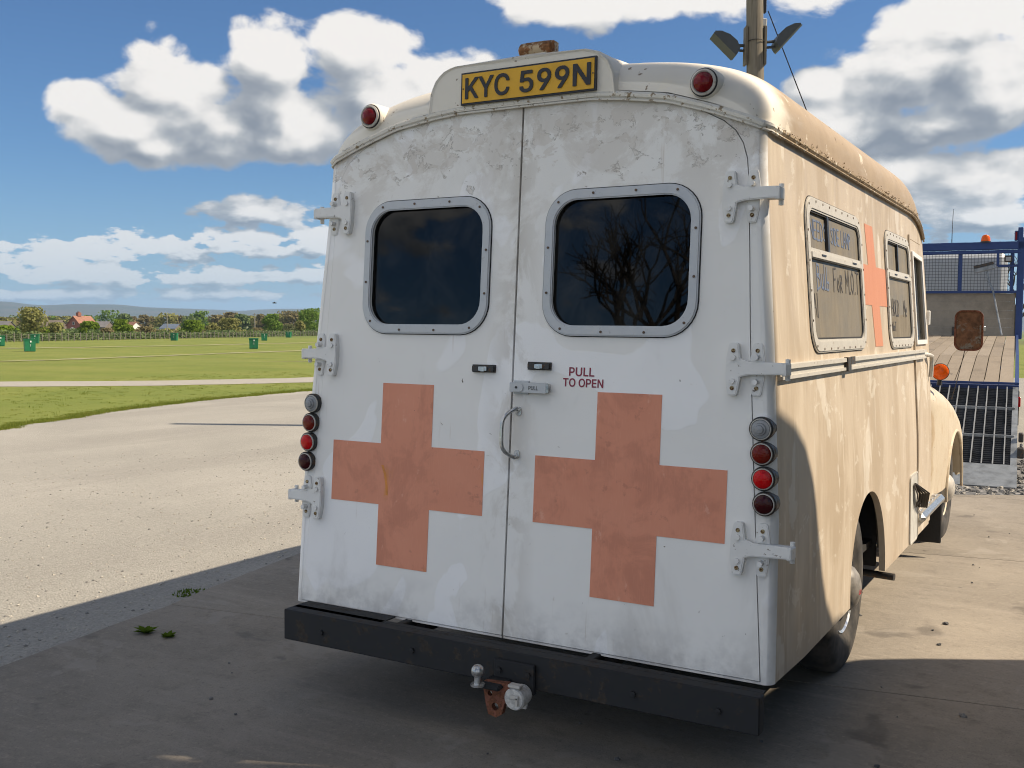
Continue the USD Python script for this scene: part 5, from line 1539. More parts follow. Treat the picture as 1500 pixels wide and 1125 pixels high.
part(bc, 'beacon_base', moved(lathe([(0.10, -0.01), (0.10, 0.015), (0.0, 0.016)], 20), (-0.66, VH, 3.35)), 'black_iron')
part(lorry, 'aerial', tube([(-1.30, VH + 0.05, 3.34), (-1.30, VH + 0.05, 3.6), (-1.29, VH + 0.05, 4.05)], [0.010, 0.007, 0.005], 6), 'black_iron')
# cab beyond the headboard
cab = part(lorry, 'lorry_cab', bx(-WL / 2 - 0.12, 13.75, 2.10, WL - 0.26, 2.1, 2.20, 0.12), 'cab_grey')
part(cab, 'cab_skirt', bx(-WL / 2 - 0.1, 13.75, 0.78, WL - 0.3, 2.0, 0.42, 0.05), 'blue_paint')
# tool lying up against the mesh: a broad yard brush
br = thing('yard_brush', 'broad silver headed yard brush leaning against the lorry mesh', 'brush', (1.262, 8.00, 0.0), LRZ)
part(br, 'brush_head', moved(bx(0, 0, 0, 0.40, 0.07, 0.10, 0.015), (-0.66, VH - 0.14, 2.80), rot(-14, [0, 1, 0])), 'galvanised')
part(br, 'bristles', moved(bx(0, 0, 0.075, 0.38, 0.06, 0.06, 0.01), (-0.66, VH - 0.14, 2.80), rot(-14, [0, 1, 0])), 'black_iron')
part(br, 'handle', tube([(-0.62, VH - 0.14, 2.74), (-0.58, VH - 0.16, 2.55), (-0.49, VH - 0.18, 2.36), (-0.30, VH - 0.6, 1.46)], 0.018, 8), 'galvanised')

# ------------------------------------------------------------------ wooden pole with floodlights
g = G()
p = g.pos((7, 7, 0.35))
gr = g.noise(p, 5.0, 7.0, 0.65, 0.4)
base = g.mix(gr, (0.10, 0.085, 0.06), (0.27, 0.235, 0.18))
base = g.mix(g.step(g.noise(g.pos((14, 14, 0.3)), 4.0, 6.0), 0.58, 0.64, 0, 0.75), base, (0.045, 0.036, 0.028))
M['pole_wood'] = g.out('pole_wood', base, 0.85, g.bump(gr, 0.7, 0.01))
M['flood_grey'] = simple('flood_grey', (0.055, 0.062, 0.066), 0.5, 0.3)
M['flood_rim'] = simple('flood_rim', (0.15, 0.16, 0.12), 0.5)
M['cable_black'] = simple('cable_black', (0.015, 0.015, 0.016), 0.7)
PB = np.array([-2.57, 12.15, 0.0])
pole = thing('wooden_pole', 'tall weathered wooden pole with two floodlights behind the ambulance', 'pole', PB)
pz = np.linspace(-0.05, 9.2, 14)
lean_ = lambda z_: np.array([-0.0265 * z_, -0.006 * z_, z_])
part(pole, 'pole_shaft', tube([lean_(z_) for z_ in pz], np.linspace(0.150, 0.112, 14), 20), 'pole_wood', smooth=50)
tc = np.array([math.cos(YAW), math.sin(YAW), 0.0])     # across the pole
tf = np.array([math.sin(YAW), -math.cos(YAW), 0.0])    # towards the yard
for s_ in (-1, 1):
    c = lean_(5.78)
    part(pole, 'mounting_board', moved(bx(0, 0, 0, 0.035, 0.16, 0.56, 0.004), c + tc * s_ * 0.142 + [0, 0, -0.02], rot(math.degrees(YAW), [0, 0, 1])), 'pole_wood')
for s_, up in ((-1, 1), (1, 1)):
    c = lean_(5.75 if s_ < 0 else 5.80)
    fl_ = part(pole, 'floodlight_arm', [tube([c + tc * s_ * 0.14 + [0, 0, 0.02], c + tc * s_ * 0.30 + [0, 0, 0.035 if s_ > 0 else 0.02]], 0.022, 8), tube([c + tc * s_ * 0.14 - [0, 0, 0.06], c + tc * s_ * 0.33 - [0, 0, 0.045]], 0.020, 8)], 'flood_grey')
    # lamp: a shallow curved casing seen from the side, tilted outwards
    pr = Polygon([(0.0, 0.0), (0.46, 0.0), (0.47, 0.02), (0.40, 0.085), (0.28, 0.135), (0.14, 0.145), (0.03, 0.10)])
    m_ = trimesh.creation.extrude_polygon(pr, 0.34, engine='earcut'); m_.apply_translation([0, 0, -0.17])
    gl = trimesh.creation.extrude_polygon(Polygon([(0.005, -0.022), (0.465, -0.022), (0.465, -0.001), (0.005, -0.001)]), 0.34, engine='earcut'); gl.apply_translation([0, 0, -0.17])
    ang = math.radians(48 if s_ > 0 else 44)
    if s_ > 0:
        e1 = tc * math.cos(ang) + np.array([0, 0, math.sin(ang)])
        e2 = -tc * math.sin(ang) + np.array([0, 0, math.cos(ang)])
        o = c + tc * 0.33 + [0, 0, -0.10]
    else:
        e1 = -tc * math.cos(ang) + np.array([0, 0, math.sin(ang)])
        e2 = tc * math.sin(ang) + np.array([0, 0, math.cos(ang)])
        o = c - tc * 0.30 + [0, 0, -0.15]
    e3 = np.cross(e1, e2)
    for q, nm_, mt_ in ((m_, 'floodlight', 'flood_grey'), (gl, 'floodlight_glass', 'flood_rim' if s_ > 0 else 'flood_grey')):
        v = o + q.vertices[:, :1] * e1 + q.vertices[:, 1:2] * e2 + q.vertices[:, 2:] * e3
        qq = trimesh.Trimesh(v, q.faces, process=False); trimesh.repair.fix_normals(qq)
        part(fl_, nm_, qq, mt_)
c = lean_(6.32)
part(pole, 'conduit', moved(bx(0, 0, 0, 0.07, 0.07, 1.6, 0.01), lean_(7.05) + tc * 0.155, rot(math.degrees(YAW), [0, 0, 1])), 'cable_black')
part(pole, 'junction_box', moved(bx(0, 0, 0, 0.07, 0.08, 0.11, 0.01), lean_(6.10) + tc * 0.135 + tf * 0.02, rot(math.degrees(YAW), [0, 0, 1])), 'socket_grey')
part(pole, 'strap', tube([lean_(5.80) + 0.142 * (tc * math.cos(a) + tf * math.sin(a)) + np.array([0, 0, 0.03 * math.sin(a)]) for a in np.linspace(0, math.pi, 12)], 0.006, 5), 'cable_black')
a_, b_ = PB + lean_(6.28) + tc * 0.20, PB + tc * 2.75 + [0, 0, 0.02]
pts_ = [a_ + (b_ - a_) * t - np.array([0, 0, 0.10 * math.sin(math.pi * t)]) for t in np.linspace(0, 1, 18)]
single('overhead_cable', tube(pts_, 0.0085, 5), 'cable_black', 'thin black stay cable running down from the wooden pole to the ground', 'cable')

# ------------------------------------------------------------------ green hook-up cabinets on the field
M['green_box'] = simple('green_box', (0.010, 0.15, 0.062), 0.45, vary=0.12, scale=3)
M['white_label'] = simple('white_label', (0.75, 0.75, 0.72), 0.5)


def cabinet(loc, rz, label):
    t = thing('green_cabinet', label, 'cabinet', loc, rz, 'green service cabinets on the grass field')
    part(t, 'cabinet_body', trimesh.convex.convex_hull(np.array([(s_ * x_, q_ * y_, z_) for s_ in (-1, 1) for q_ in (-1, 1) for x_, y_, z_ in ((0.44, 0.34, 0.0), (0.50, 0.38, 1.12))])), 'green_box', smooth=False)
    part(t, 'cabinet_lid', bx(0, 0, 1.16, 1.06, 0.82, 0.07, 0.01), 'green_box')
    d_ = part(t, 'cabinet_door', [moved(bx(s_ * 0.24, 0, 0, 0.45, 0.02, 1.0, 0.004), (0, -0.375, 0.57), rot(-2.0, [1, 0, 0])) for s_ in (-1, 1)], 'green_box')
    part(d_, 'door_label', bx(0.05, -0.415, 0.95, 0.13, 0.01, 0.15), 'white_label')
    part(d_, 'door_handle', bx(0.03, -0.405, 0.60, 0.03, 0.02, 0.22, 0.005), 'white_label')
    return t


def tz(x_, y_):
    return float(terrain(np.array(x_), np.array(y_)))


for (x_, y_), rz_, lb in (((-85.8, 58.8), 62, 'green cabinet on the field in front of the house, the largest on the left'), ((-79.9, 82.2), 42, 'largest green cabinet with a white label, nearest the ambulance'),
                          ((-117.7, 124.1), 44, 'green cabinet just beyond the largest one, below a lime tree'), ((-125.2, 112.0), 30, 'dark green cabinet standing against the field fence in the middle'),
                          ((-141.8, 156.8), 20, 'small distant green cabinet by the fence, beside the ambulance hinge'), ((-107.2, 70.2), 62, 'green cabinet cut off by the left edge of the photo'),
                          ((-118.3, 82.6), 45, 'small dark cabinet half hidden behind the left green one')):
    cabinet((x_, y_, tz(x_, y_) - 0.01), rz_, lb)

# ------------------------------------------------------------------ field fence
M['fence_post'] = simple('fence_post', (0.17, 0.155, 0.125), 0.85, scale=4, vary=0.3)
M['fence_wire'] = simple('fence_wire', (0.16, 0.15, 0.13), 0.7)


def ray_h(px, D, base=0.0):
    """A point D metres deep, in the direction of a bearing given as degrees right of the view axis."""
    a = math.radians(px)
    h = np.array([-math.sin(YAW), math.cos(YAW)]); r = np.array([math.cos(YAW), math.sin(YAW)])
    x_, y_ = CAM[:2] + D * (h + r * math.tan(a))
    return x_, y_


bear = lambda u: math.degrees(math.atan((u - 750) / 1519.4))
fenceD = lambda u: 1.0 / (1 / 138 + (1 / 245 - 1 / 138) * (u / 470.0))
fa, fb = np.array(ray_h(bear(-60), fenceD(-60))), np.array(ray_h(bear(480), fenceD(480)))
fence = thing('field_fence', 'low post and wire fence along the far side of the field', 'fence', (0, 0, 0))
Lf = np.linalg.norm(fb - fa)
npost = 84
for k in range(npost):
    q = fa + (fb - fa) * k / (npost - 1)
    hgt = 1.15 + 0.10 * math.sin(k * 2.7) + (0.15 if k % 7 == 0 else 0)
    part(fence, 'fence_post', bx(q[0], q[1], tz(*q) + hgt / 2, 0.09, 0.09, hgt), 'fence_post', smooth=False)
for z_ in (0.25, 0.55, 0.82, 1.08):
    part(fence, 'fence_rail', tube([(*(fa + (fb - fa) * t), tz(*(fa + (fb - fa) * t)) + z_) for t in np.linspace(0, 1, 30)], 0.012, 4), 'fence_wire', smooth=False)

# ------------------------------------------------------------------ foliage
M['leaf_lime'] = leaf_mat('leaf_lime', (0.166, 0.243, 0.034), (0.389, 0.476, 0.087), 0.4)
M['leaf_green'] = leaf_mat('leaf_green', (0.161, 0.248, 0.053), (0.394, 0.481, 0.116), 0.35)
M['leaf_olive'] = leaf_mat('leaf_olive', (0.265, 0.265, 0.099), (0.553, 0.509, 0.217), 0.35)
M['leaf_brown'] = leaf_mat('leaf_brown', (0.218, 0.19, 0.098), (0.38, 0.328, 0.178), 0.3)
M['leaf_pale'] = leaf_mat('leaf_pale', (0.18, 0.20, 0.10), (0.36, 0.37, 0.24), 0.35)
M['leaf_dark'] = leaf_mat('leaf_dark', (0.157, 0.211, 0.086), (0.424, 0.473, 0.199), 0.3)
M['bark'] = simple('bark', (0.085, 0.07, 0.055), 0.9, scale=4, vary=0.3)
M['bark_pale'] = simple('bark_pale', (0.26, 0.24, 0.21), 0.85, scale=4, vary=0.3)


def crown(w, h, base, n, leaf, seed, lobes=16, gap=0.0, flat=1.0):
    """Leaf-sized faces through a crown built of clumps: width w, from height base to h."""
    r = np.random.default_rng(seed)
    cs, rs = [], []
    for i in range(lobes):
        t = r.random()
        z_ = base + (h - base) * (0.15 + 0.78 * t)
        env = math.sin(math.pi * min(1, 0.22 + 0.72 * t)) ** 0.8
        a = r.uniform(0, 6.28)
        rad = w / 2 * env * (0.35 + 0.55 * r.random())
        cs.append((rad * math.cos(a), rad * math.sin(a), z_)); rs.append((0.17 + 0.13 * r.random()) * w)
    cs, rs = np.array(cs), np.array(rs)
    idx = r.integers(0, lobes, n)
    d = r.normal(size=(n, 3)); d /= np.linalg.norm(d, axis=1)[:, None]
    rad = rs[idx] * (0.45 + 0.65 * r.random(n) ** 0.5)
    P = cs[idx] + d * rad[:, None] * np.array([1, 1, 0.8 * flat])
    P[:, 2] = np.minimum(np.maximum(P[:, 2], base * 0.8), h + 0.15 * leaf)
    q = r.normal(size=(n, 3)) * 0.75 + d; q /= np.linalg.norm(q, axis=1)[:, None]
    t1 = np.cross(q, r.normal(size=(n, 3))); t1 /= np.linalg.norm(t1, axis=1)[:, None]
    t2 = np.cross(q, t1)
    s = leaf * (0.6 + 0.8 * r.random(n))[:, None]
    V = np.stack([P - t1 * s * 0.5, P + t2 * s * 0.5, P + t1 * s * 0.5, P - t2 * s * 0.5], 1).reshape(-1, 3)
    k = np.arange(n)[:, None] * 4
    F = np.vstack([k + [0, 1, 2], k + [0, 2, 3]])
    return V, F, cs, rs


def limbs(h, base, w, cs, tr, seed, lean=0.0):
    r = np.random.default_rng(seed)
    out = [tube([(0, 0, -0.2), (lean * 0.2, 0, base * 0.6), (lean * 0.6, 0.02 * w, base + (h - base) * 0.35), (lean, 0, base + (h - base) * 0.7)], [tr, tr * 0.8, tr * 0.5, tr * 0.15], 7)]
    for c in cs[: min(len(cs), 9)]:
        z0 = base * 0.7 + (c[2] - base * 0.7) * 0.35
        out.append(tube([(0, 0, z0), (c[0] * 0.5, c[1] * 0.5, z0 + (c[2] - z0) * 0.6), tuple(c)], [tr * 0.45, tr * 0.3, tr * 0.1], 5))
    return out


def tree(name, label, x_, y_, z0, w, h, mat, base=None, n=900, leaf=0.4, seed=0, cat='tree', group=None, bark='bark', lobes=16):
    base = 0.22 * h if base is None else base
    t = thing(name, label, cat, (x_, y_, z0), 0, group)
    V, F, cs, rs = crown(w, h, base, n, leaf, seed, lobes)
    part(t, 'crown', (V, F), mat, smooth=False)
    part(t, 'trunk', limbs(h, base, w, cs, max(0.05, 0.028 * h), seed), bark)
    return t


def place(u, D, z=None):
    x_, y_ = ray_h(bear(u), D)
    return x_, y_, tz(x_, y_)


def top_z(u, vtop, D):
    hor = 470.6 + (u / 1450.0) * 11.9
    return CAM[2] + (hor - vtop) * D / 1519.4


front = [('lime_shrub', 'lime green shrubs beyond the fence at the left edge', 6, 478, 36, 'leaf_lime', 0), ('birch_tree', 'tall brownish green birch left of the brick house', 47, 451, 47, 'leaf_olive', 1),
         ('grey_bush', 'greyish olive bush between the birch and the brick house', 84, 474, 28, 'leaf_olive', 2), ('lime_tree', 'lime green tree directly right of the brick house', 133, 472, 27, 'leaf_lime', 3),
         ('lime_tree', 'round lime green tree right of the grey barn roof', 180, 469, 30, 'leaf_lime', 4), ('lime_tree', 'lime green tree behind the dark cabinet in the middle', 281, 470, 34, 'leaf_lime', 5),
         ('olive_tree', 'thin olive tree left of the largest green cabinet', 337, 467, 38, 'leaf_olive', 6), ('green_tree', 'bright green tree right behind the largest cabinets', 399, 461, 31, 'leaf_green', 7),
         ('pale_bush', 'pale blossoming bush near the ambulance edge', 423, 476, 20, 'leaf_pale', 8), ('green_tree', 'big green tree partly hidden by the ambulance', 455, 453, 38, 'leaf_green', 9),
         ('olive_tree', 'small olive sapling by the fence in front of the fields', 312, 474, 18, 'leaf_olive', 10), ('lime_shrub', 'low lime shrub at the foot of the birch', 60, 481, 22, 'leaf_lime', 11),
         ('brown_bush', 'brown leafless looking bush between the two lime trees', 157, 482, 20, 'leaf_brown', 12), ('brown_bush', 'brown twiggy bush right of the round lime tree', 212, 480, 30, 'leaf_brown', 13),
         ('red_bush', 'reddish brown bush beside the tall field pole', 376, 481, 16, 'leaf_brown', 14), ('olive_tree', 'olive bush filling the gap beside the largest green tree', 438, 470, 18, 'leaf_olive', 15)]
for nm_, lb, u_, vt, wpx, mt_, sd in front:
    D_ = fenceD(u_) + 12 + (sd % 3) * 4
    x_, y_, z_ = place(u_, D_)
    h_ = top_z(u_, vt, D_) - z_
    w_ = wpx * D_ / 1519.4
    tree(nm_, lb, x_, y_, z_, w_, h_, mt_, base=0.15 * h_, n=1500, leaf=0.36, seed=sd, bark='bark_pale' if sd == 1 else 'bark', lobes=20, cat='bush' if 'bush' in nm_ or 'shrub' in nm_ else 'tree')
# low dark scrub along the fence
hd = []
rr_ = np.random.default_rng(5)
Vh, Fh = [], []
n_ = 9000
t_ = rr_.random(n_)
P0 = np.array(ray_h(bear(-60), fenceD(-60) + 5)), np.array(ray_h(bear(480), fenceD(480) + 6))
Q_ = P0[0] + (P0[1] - P0[0]) * t_[:, None]
top_ = 0.5 + 1.3 * meshkit.fbm(np.column_stack([t_ * 60, np.zeros(n_), np.zeros(n_)]), 3, 8)
Z_ = terrain(Q_[:, 0], Q_[:, 1]) + top_ * rr_.random(n_)
P = np.column_stack([Q_ + rr_.normal(size=(n_, 2)) * 0.5, Z_])
t1 = rr_.normal(size=(n_, 3)); t1 /= np.linalg.norm(t1, axis=1)[:, None]
t2 = np.cross(t1, rr_.normal(size=(n_, 3))); t2 /= np.linalg.norm(t2, axis=1)[:, None]
V = np.stack([P - t1 * 0.2, P + t2 * 0.2, P + t1 * 0.2, P - t2 * 0.2], 1).reshape(-1, 3)
k = np.arange(n_)[:, None] * 4
single('fence_scrub', (V, np.vstack([k + [0, 1, 2], k + [0, 2, 3]])), 'leaf_dark', 'low dark scrub growing along the field fence', 'scrub', kind='stuff', smooth=False)
# the tree line behind the fields
line = [(-6, 466, 40, 'leaf_olive'), (14, 467, 30, 'leaf_brown'), (36, 463, 34, 'leaf_dark'), (62, 464, 26, 'leaf_brown'), (78, 464, 22, 'leaf_green'), (96, 463, 26, 'leaf_olive'), (114, 465, 24, 'leaf_brown'), (130, 463, 22, 'leaf_green'),
        (157, 456, 34, 'leaf_green'), (180, 461, 20, 'leaf_dark'), (196, 465, 24, 'leaf_brown'), (212, 461, 18, 'leaf_brown'), (226, 465, 22, 'leaf_olive'), (244, 460, 28, 'leaf_olive'), (262, 463, 22, 'leaf_brown'),
        (280, 464, 24, 'leaf_dark'), (297, 457, 30, 'leaf_green'), (316, 463, 26, 'leaf_brown'), (335, 459, 28, 'leaf_brown'), (354, 462, 24, 'leaf_dark'), (368, 464, 22, 'leaf_olive'), (384, 462, 22, 'leaf_brown'),
        (406, 461, 26, 'leaf_olive'), (424, 457, 32, 'leaf_brown'), (446, 456, 30, 'leaf_olive'), (466, 453, 36, 'leaf_green'), (490, 455, 36, 'leaf_dark'), (-30, 465, 34, 'leaf_green')]
SPOTS = ['just past the left edge of the photo', 'at the left edge behind the lime shrubs', 'directly left of the birch', 'directly behind the birch', 'between the birch and the brick house', 'behind the chimney of the brick house', 'touching the right end of the orange roof', 'above the tree right of the brick house', 'standing highest above the long grey barn roof', 'at the right end of the long grey barn', 'above the round lime tree', 'above the far cottage', 'above the two white cars', 'left of the thin left field pole', 'with a round crown over the blue grey barn roof', 'right behind the blue grey barn roof', 'behind the lime tree by the middle cabinet', 'with the tallest round crown in the middle', 'behind the small olive sapling', 'with a broad crown above the thin olive tree', 'right of the thin olive tree', 'left of the taller field pole', 'right of the taller field pole', 'above the bright green tree', 'above the pale bush', 'left of the big tree at the ambulance', 'hidden at the edge of the ambulance', 'mostly behind the ambulance', 'far outside on the left']
words = {'leaf_olive': 'olive', 'leaf_brown': 'brownish bare', 'leaf_dark': 'dark', 'leaf_green': 'green'}
for i, (u_, vt, wpx, mt_) in enumerate(line):
    D_ = 470 + (i * 53) % 110
    x_, y_, z_ = place(u_, D_)
    h_ = top_z(u_, vt, D_) - z_
    tree('distant_tree', f'distant {words[mt_]} tree {SPOTS[i]}', x_, y_, z_, wpx * D_ / 1519.4 * 1.25, h_, mt_, base=0.06 * h_, n=800, leaf=1.15, seed=100 + i, group='distant trees in the line below the hills', lobes=15)
# hedges across the far fields
for i, (u0, u1, D0, D1, hh, mt_) in enumerate(((-40, 500, 455, 520, 3.2, 'leaf_dark'), (180, 470, 330, 380, 1.6, 'leaf_olive'), (-40, 150, 300, 340, 1.5, 'leaf_dark'))):
    r = np.random.default_rng(50 + i)
    a_, b_ = np.array(ray_h(bear(u0), D0)), np.array(ray_h(bear(u1), D1))
    n_ = 4200 if i == 0 else 2600
    t_ = r.random(n_)
    Q_ = a_ + (b_ - a_) * t_[:, None] + r.normal(size=(n_, 2)) * 1.0
    hh_ = hh * (0.6 + 0.8 * meshkit.fbm(np.column_stack([t_ * 40, t_ * 0, t_ * 0]), 3, i))
    P = np.column_stack([Q_, terrain(Q_[:, 0], Q_[:, 1]) + hh_ * r.random(n_)])
    t1 = r.normal(size=(n_, 3)); t1 /= np.linalg.norm(t1, axis=1)[:, None]
    t2 = np.cross(t1, r.normal(size=(n_, 3))); t2 /= np.linalg.norm(t2, axis=1)[:, None]
    s_ = 0.6 if i == 0 else 0.4
    V = np.stack([P - t1 * s_, P + t2 * s_, P + t1 * s_, P - t2 * s_], 1).reshape(-1, 3)
    k = np.arange(n_)[:, None] * 4
    single('field_hedge', (V, np.vstack([k + [0, 1, 2], k + [0, 2, 3]])), mt_, ('long dark hedge at the foot of the far tree line', 'low olive hedge across the fields on the right', 'low dark hedge behind the brick house')[i], 'hedge', kind='stuff', smooth=False)

# ------------------------------------------------------------------ farm buildings
g = G(); p = g.pos()
M['far_brick'] = g.out('far_brick', g.mix(g.noise(p, 2.0, 5.0), (0.20, 0.075, 0.050), (0.27, 0.105, 0.07)), 0.85)
M['roof_tile'] = simple('roof_tile', (0.27, 0.13, 0.085), 0.8, scale=1.5, vary=0.2)
M['roof_slate'] = simple('roof_slate', (0.15, 0.145, 0.145), 0.7, scale=0.7, vary=0.15)
M['roof_blue'] = simple('roof_blue', (0.12, 0.15, 0.20), 0.5, scale=0.7, vary=0.1)
M['barn_wall'] = simple('barn_wall', (0.15, 0.125, 0.10), 0.85, scale=0.7, vary=0.2)
M['white_paint'] = simple('white_paint', (0.72, 0.71, 0.68), 0.5)
M['window_dark'] = simple('window_dark', (0.03, 0.035, 0.04), 0.15)


def gable(name, label, cat, u_, D_, w, d, eave, ridge, wall, roof_m, rz, extras=None):
    x_, y_, z_ = place(u_, D_)
    t = thing(name, label, cat, (x_, y_, z_), rz)
    pr = Polygon([(-w / 2, -0.5), (w / 2, -0.5), (w / 2, eave), (0, ridge), (-w / 2, eave)])
    m_ = trimesh.creation.extrude_polygon(pr, d, engine='earcut')
    m_.apply_transform(rot(90, [1, 0, 0])); m_.apply_translation([0, d, 0])
    part(t, 'wall', m_, wall, smooth=False)
    sl = math.hypot(w / 2, ridge - eave)
    rp_ = None
    for s_ in (-1, 1):
        q = Polygon([(0, ridge + 0.05), (s_ * (w / 2 + 0.35), eave - 0.35 * (ridge - eave) / (w / 2) + 0.05), (s_ * (w / 2 + 0.35), eave - 0.35 * (ridge - eave) / (w / 2) + 0.22), (0, ridge + 0.22)])
        m_ = trimesh.creation.extrude_polygon(q, d + 0.6, engine='earcut'); m_.apply_transform(rot(90, [1, 0, 0])); m_.apply_translation([0, d + 0.3, 0])
        rp_ = part(t, 'roof', m_, roof_m, smooth=False)
    return t, rp_


hz_ = math.degrees(YAW) + 26
t, rp_ = gable('brick_house', 'small red brick house with orange tiled roof and chimney', 'house', 108, 380, 6.6, 8.5, 3.6, 6.9, 'far_brick', 'roof_tile', hz_ - 46)
part(rp_, 'chimney', [bx(0.0, 2.6, 7.6, 1.0, 1.6, 1.5), bx(-0.25, 2.6, 8.5, 0.3, 0.3, 0.4), bx(0.25, 2.6, 8.5, 0.3, 0.3, 0.4)], 'far_brick')
wn = part(t, 'window', bx(0, -0.04, 4.35, 0.9, 0.12, 1.1), 'white_paint')
part(wn, 'pane', bx(0, -0.11, 4.35, 0.7, 0.04, 0.9), 'window_dark')
pc = part(t, 'porch', [bx(-0.75, -0.5, 1.0, 0.2, 1.0, 2.0), bx(0.75, -0.5, 1.0, 0.2, 1.0, 2.0), moved(bx(0, 0, 0, 1.3, 1.1, 0.18), (-0.5, -0.5, 2.45), rot(-38, [0, 1, 0])), moved(bx(0, 0, 0, 1.3, 1.1, 0.18), (0.5, -0.5, 2.45), rot(38, [0, 1, 0]))], 'white_paint')
part(pc, 'porch_door', bx(0, -0.06, 1.0, 1.1, 0.08, 2.0), 'window_dark')
gable('long_barn', 'long low barn with a pale grey roof', 'barn', 161, 425, 9.0, 9.0, 3.4, 5.6, 'barn_wall', 'roof_slate', hz_ + 60)
gable('dark_barn', 'dark low barn behind the birch and the house', 'barn', 92, 430, 9.0, 11.0, 3.6, 6.0, 'barn_wall', 'barn_wall', hz_ + 55)
gable('blue_roofed_barn', 'small barn with a blue grey roof beside the far cars', 'barn', 262, 440, 6.5, 7.0, 3.0, 4.8, 'barn_wall', 'roof_blue', hz_ + 50)
gable('far_cottage', 'tiny far cottage with reddish roof between the bare trees', 'cottage', 200, 450, 5.5, 6.5, 3.4, 5.6, 'white_paint', 'roof_tile', hz_ + 30)
gable('grey_shed', 'grey shed roof at the far left of the fields', 'shed', 16, 420, 7.0, 8.0, 3.2, 5.4, 'barn_wall', 'roof_slate', hz_ + 55)
M['far_dark'] = simple('far_dark', (0.03, 0.03, 0.03), 0.7)
for i, (u_, lb) in enumerate(((223, 'white far car, the left one of two parked beyond the fields'), (234.5, 'white far car, the right one of two parked beyond the fields'))):
    x_, y_, z_ = place(u_, 420)
    t = thing('far_car', lb, 'car', (x_, y_, z_ + 1.3), math.degrees(YAW), 'white cars parked beyond the fields')
    part(t, 'car_body', [trimesh.convex.convex_hull(np.array([(s_ * a, b, c) for s_ in (-1, 1) for b in (-0.85, 0.85) for a, c in ((2.0, 0.35), (2.05, 0.75), (1.2, 0.95), (1.9, 0.3))])), trimesh.convex.convex_hull(np.array([(a, b, c) for b in (-0.7, 0.7) for a, c in ((-1.6, 0.9), (1.1, 0.9), (0.5, 1.45), (-1.1, 1.45))]))], 'white_paint', smooth=False)
    part(t, 'windows', [bx(-0.3, -0.74, 1.18, 1.7, 0.04, 0.30)], 'window_dark')
    for wx in (-1.25, 1.25):
        part(t, 'wheel', moved(lathe([(0.0, -0.1), (0.32, -0.1), (0.32, 0.1), (0.0, 0.1)], 14), (wx, -0.8, 0.32), rot(90, [1, 0, 0])), 'far_dark')
    part(t, 'hardstanding', bx(0, 0, -0.65, 4.6, 2.2, 1.34), 'barn_wall', smooth=False)
for u_, vt, lb in ((245, 461, 'pale thin pole standing left among the far fields'), (373, 459, 'pale taller pole right among the far fields')):
    D_ = 300
    x_, y_, z_ = place(u_, D_)
    t = thing('field_pole', lb, 'pole', (x_, y_, z_), math.degrees(YAW), 'thin poles in the far fields')
    h_ = top_z(u_, vt, D_) - z_
    part(t, 'shaft', tube([(0, 0, -0.2), (0, 0, h_)], [0.16, 0.12], 8), 'bark_pale')
    part(t, 'crossarm', bx(0, 0, h_ - 0.4, 1.2, 0.12, 0.12), 'bark_pale', smooth=False)

# ------------------------------------------------------------------ hills
M['moor'] = None
g = G(); p = g.pos((1, 1, 2.5))
base = g.ramp(g.noise(p, 0.0022, 7.0, 0.6), [(0.35, (0.035, 0.05, 0.03)), (0.5, (0.055, 0.062, 0.04)), (0.65, (0.075, 0.068, 0.05))])
M['moor'] = g.out('moor', base, 0.95)
na, nr_ = 220, 14
Vh, Fh = [], []
azs = np.radians(np.linspace(-78, 25, na))
for i, rr in enumerate(np.linspace(5200, 9000, nr_)):
    for a in azs:
        x_, y_ = CAM[0] + rr * math.sin(a), CAM[1] + rr * math.cos(a)
        prof = 190 * (0.55 + 0.75 * (meshkit.fbm(np.array([a * 9.0, 0.5, 0.2]), 4, 12) - 0.35))
        rel = 0.35 * (meshkit.fbm(np.array([x_ / 900, y_ / 900, 0.0]), 4, 3) - 0.5) * 90
        t = ss(0, 1, i / (nr_ - 3)) if i < nr_ - 2 else 1 - 0.3 * (i - nr_ + 3)
        Vh.append((x_, y_, -5 + t * prof + rel * math.sin(math.pi * min(1, t)) * 0.8))
for i in range(nr_ - 1):
    for j in range(na - 1):
        a, b, c, d = i * na + j, i * na + j + 1, (i + 1) * na + j + 1, (i + 1) * na + j
        Fh += [(a, c, b), (a, d, c)]
hm_ = trimesh.Trimesh(np.array(Vh), Fh, process=False)
single('hills', hm_, 'moor', kind='structure', smooth=True)

# ------------------------------------------------------------------ bird
bx_, by_ = ray_h(bear(402), 90)
t = thing('bird', 'tiny dark bird flying above the hills near the ambulance', 'bird', (bx_, by_, CAM[2] + 30 * 90 / 1519.4), 40)
part(t, 'body', moved(trimesh.creation.icosphere(2, 1.0), (0, 0, 0), np.diag([0.20, 0.05, 0.05, 1.0])), 'far_dark')
for s_ in (-1, 1):
    part(t, 'wing', (np.array([(0.06, 0, 0.02), (-0.06, 0, 0.02), (-0.02, s_ * 0.16, 0.09), (-0.10, s_ * 0.32, 0.03), (0.02, s_ * 0.17, 0.09)]), np.array([(0, 1, 2), (0, 2, 4), (4, 2, 3)])), 'far_dark', smooth=False)

# ------------------------------------------------------------------ air
HAZE = 8e-5
usdkit.material(stage, '/World/Looks/haze', {'v': ('principled_volume', {'color': (0.50, 0.72, 1.0), 'density': HAZE, 'anisotropy': 0.2})}, [], volume='v.volume')
M['haze'] = UsdShade.Material.Get(stage, '/World/Looks/haze')
single('haze', bx(0, 0, 120, 19500, 19500, 264), 'haze', 'thin blue air over the fields and hills', 'haze', kind='stuff', smooth=False)

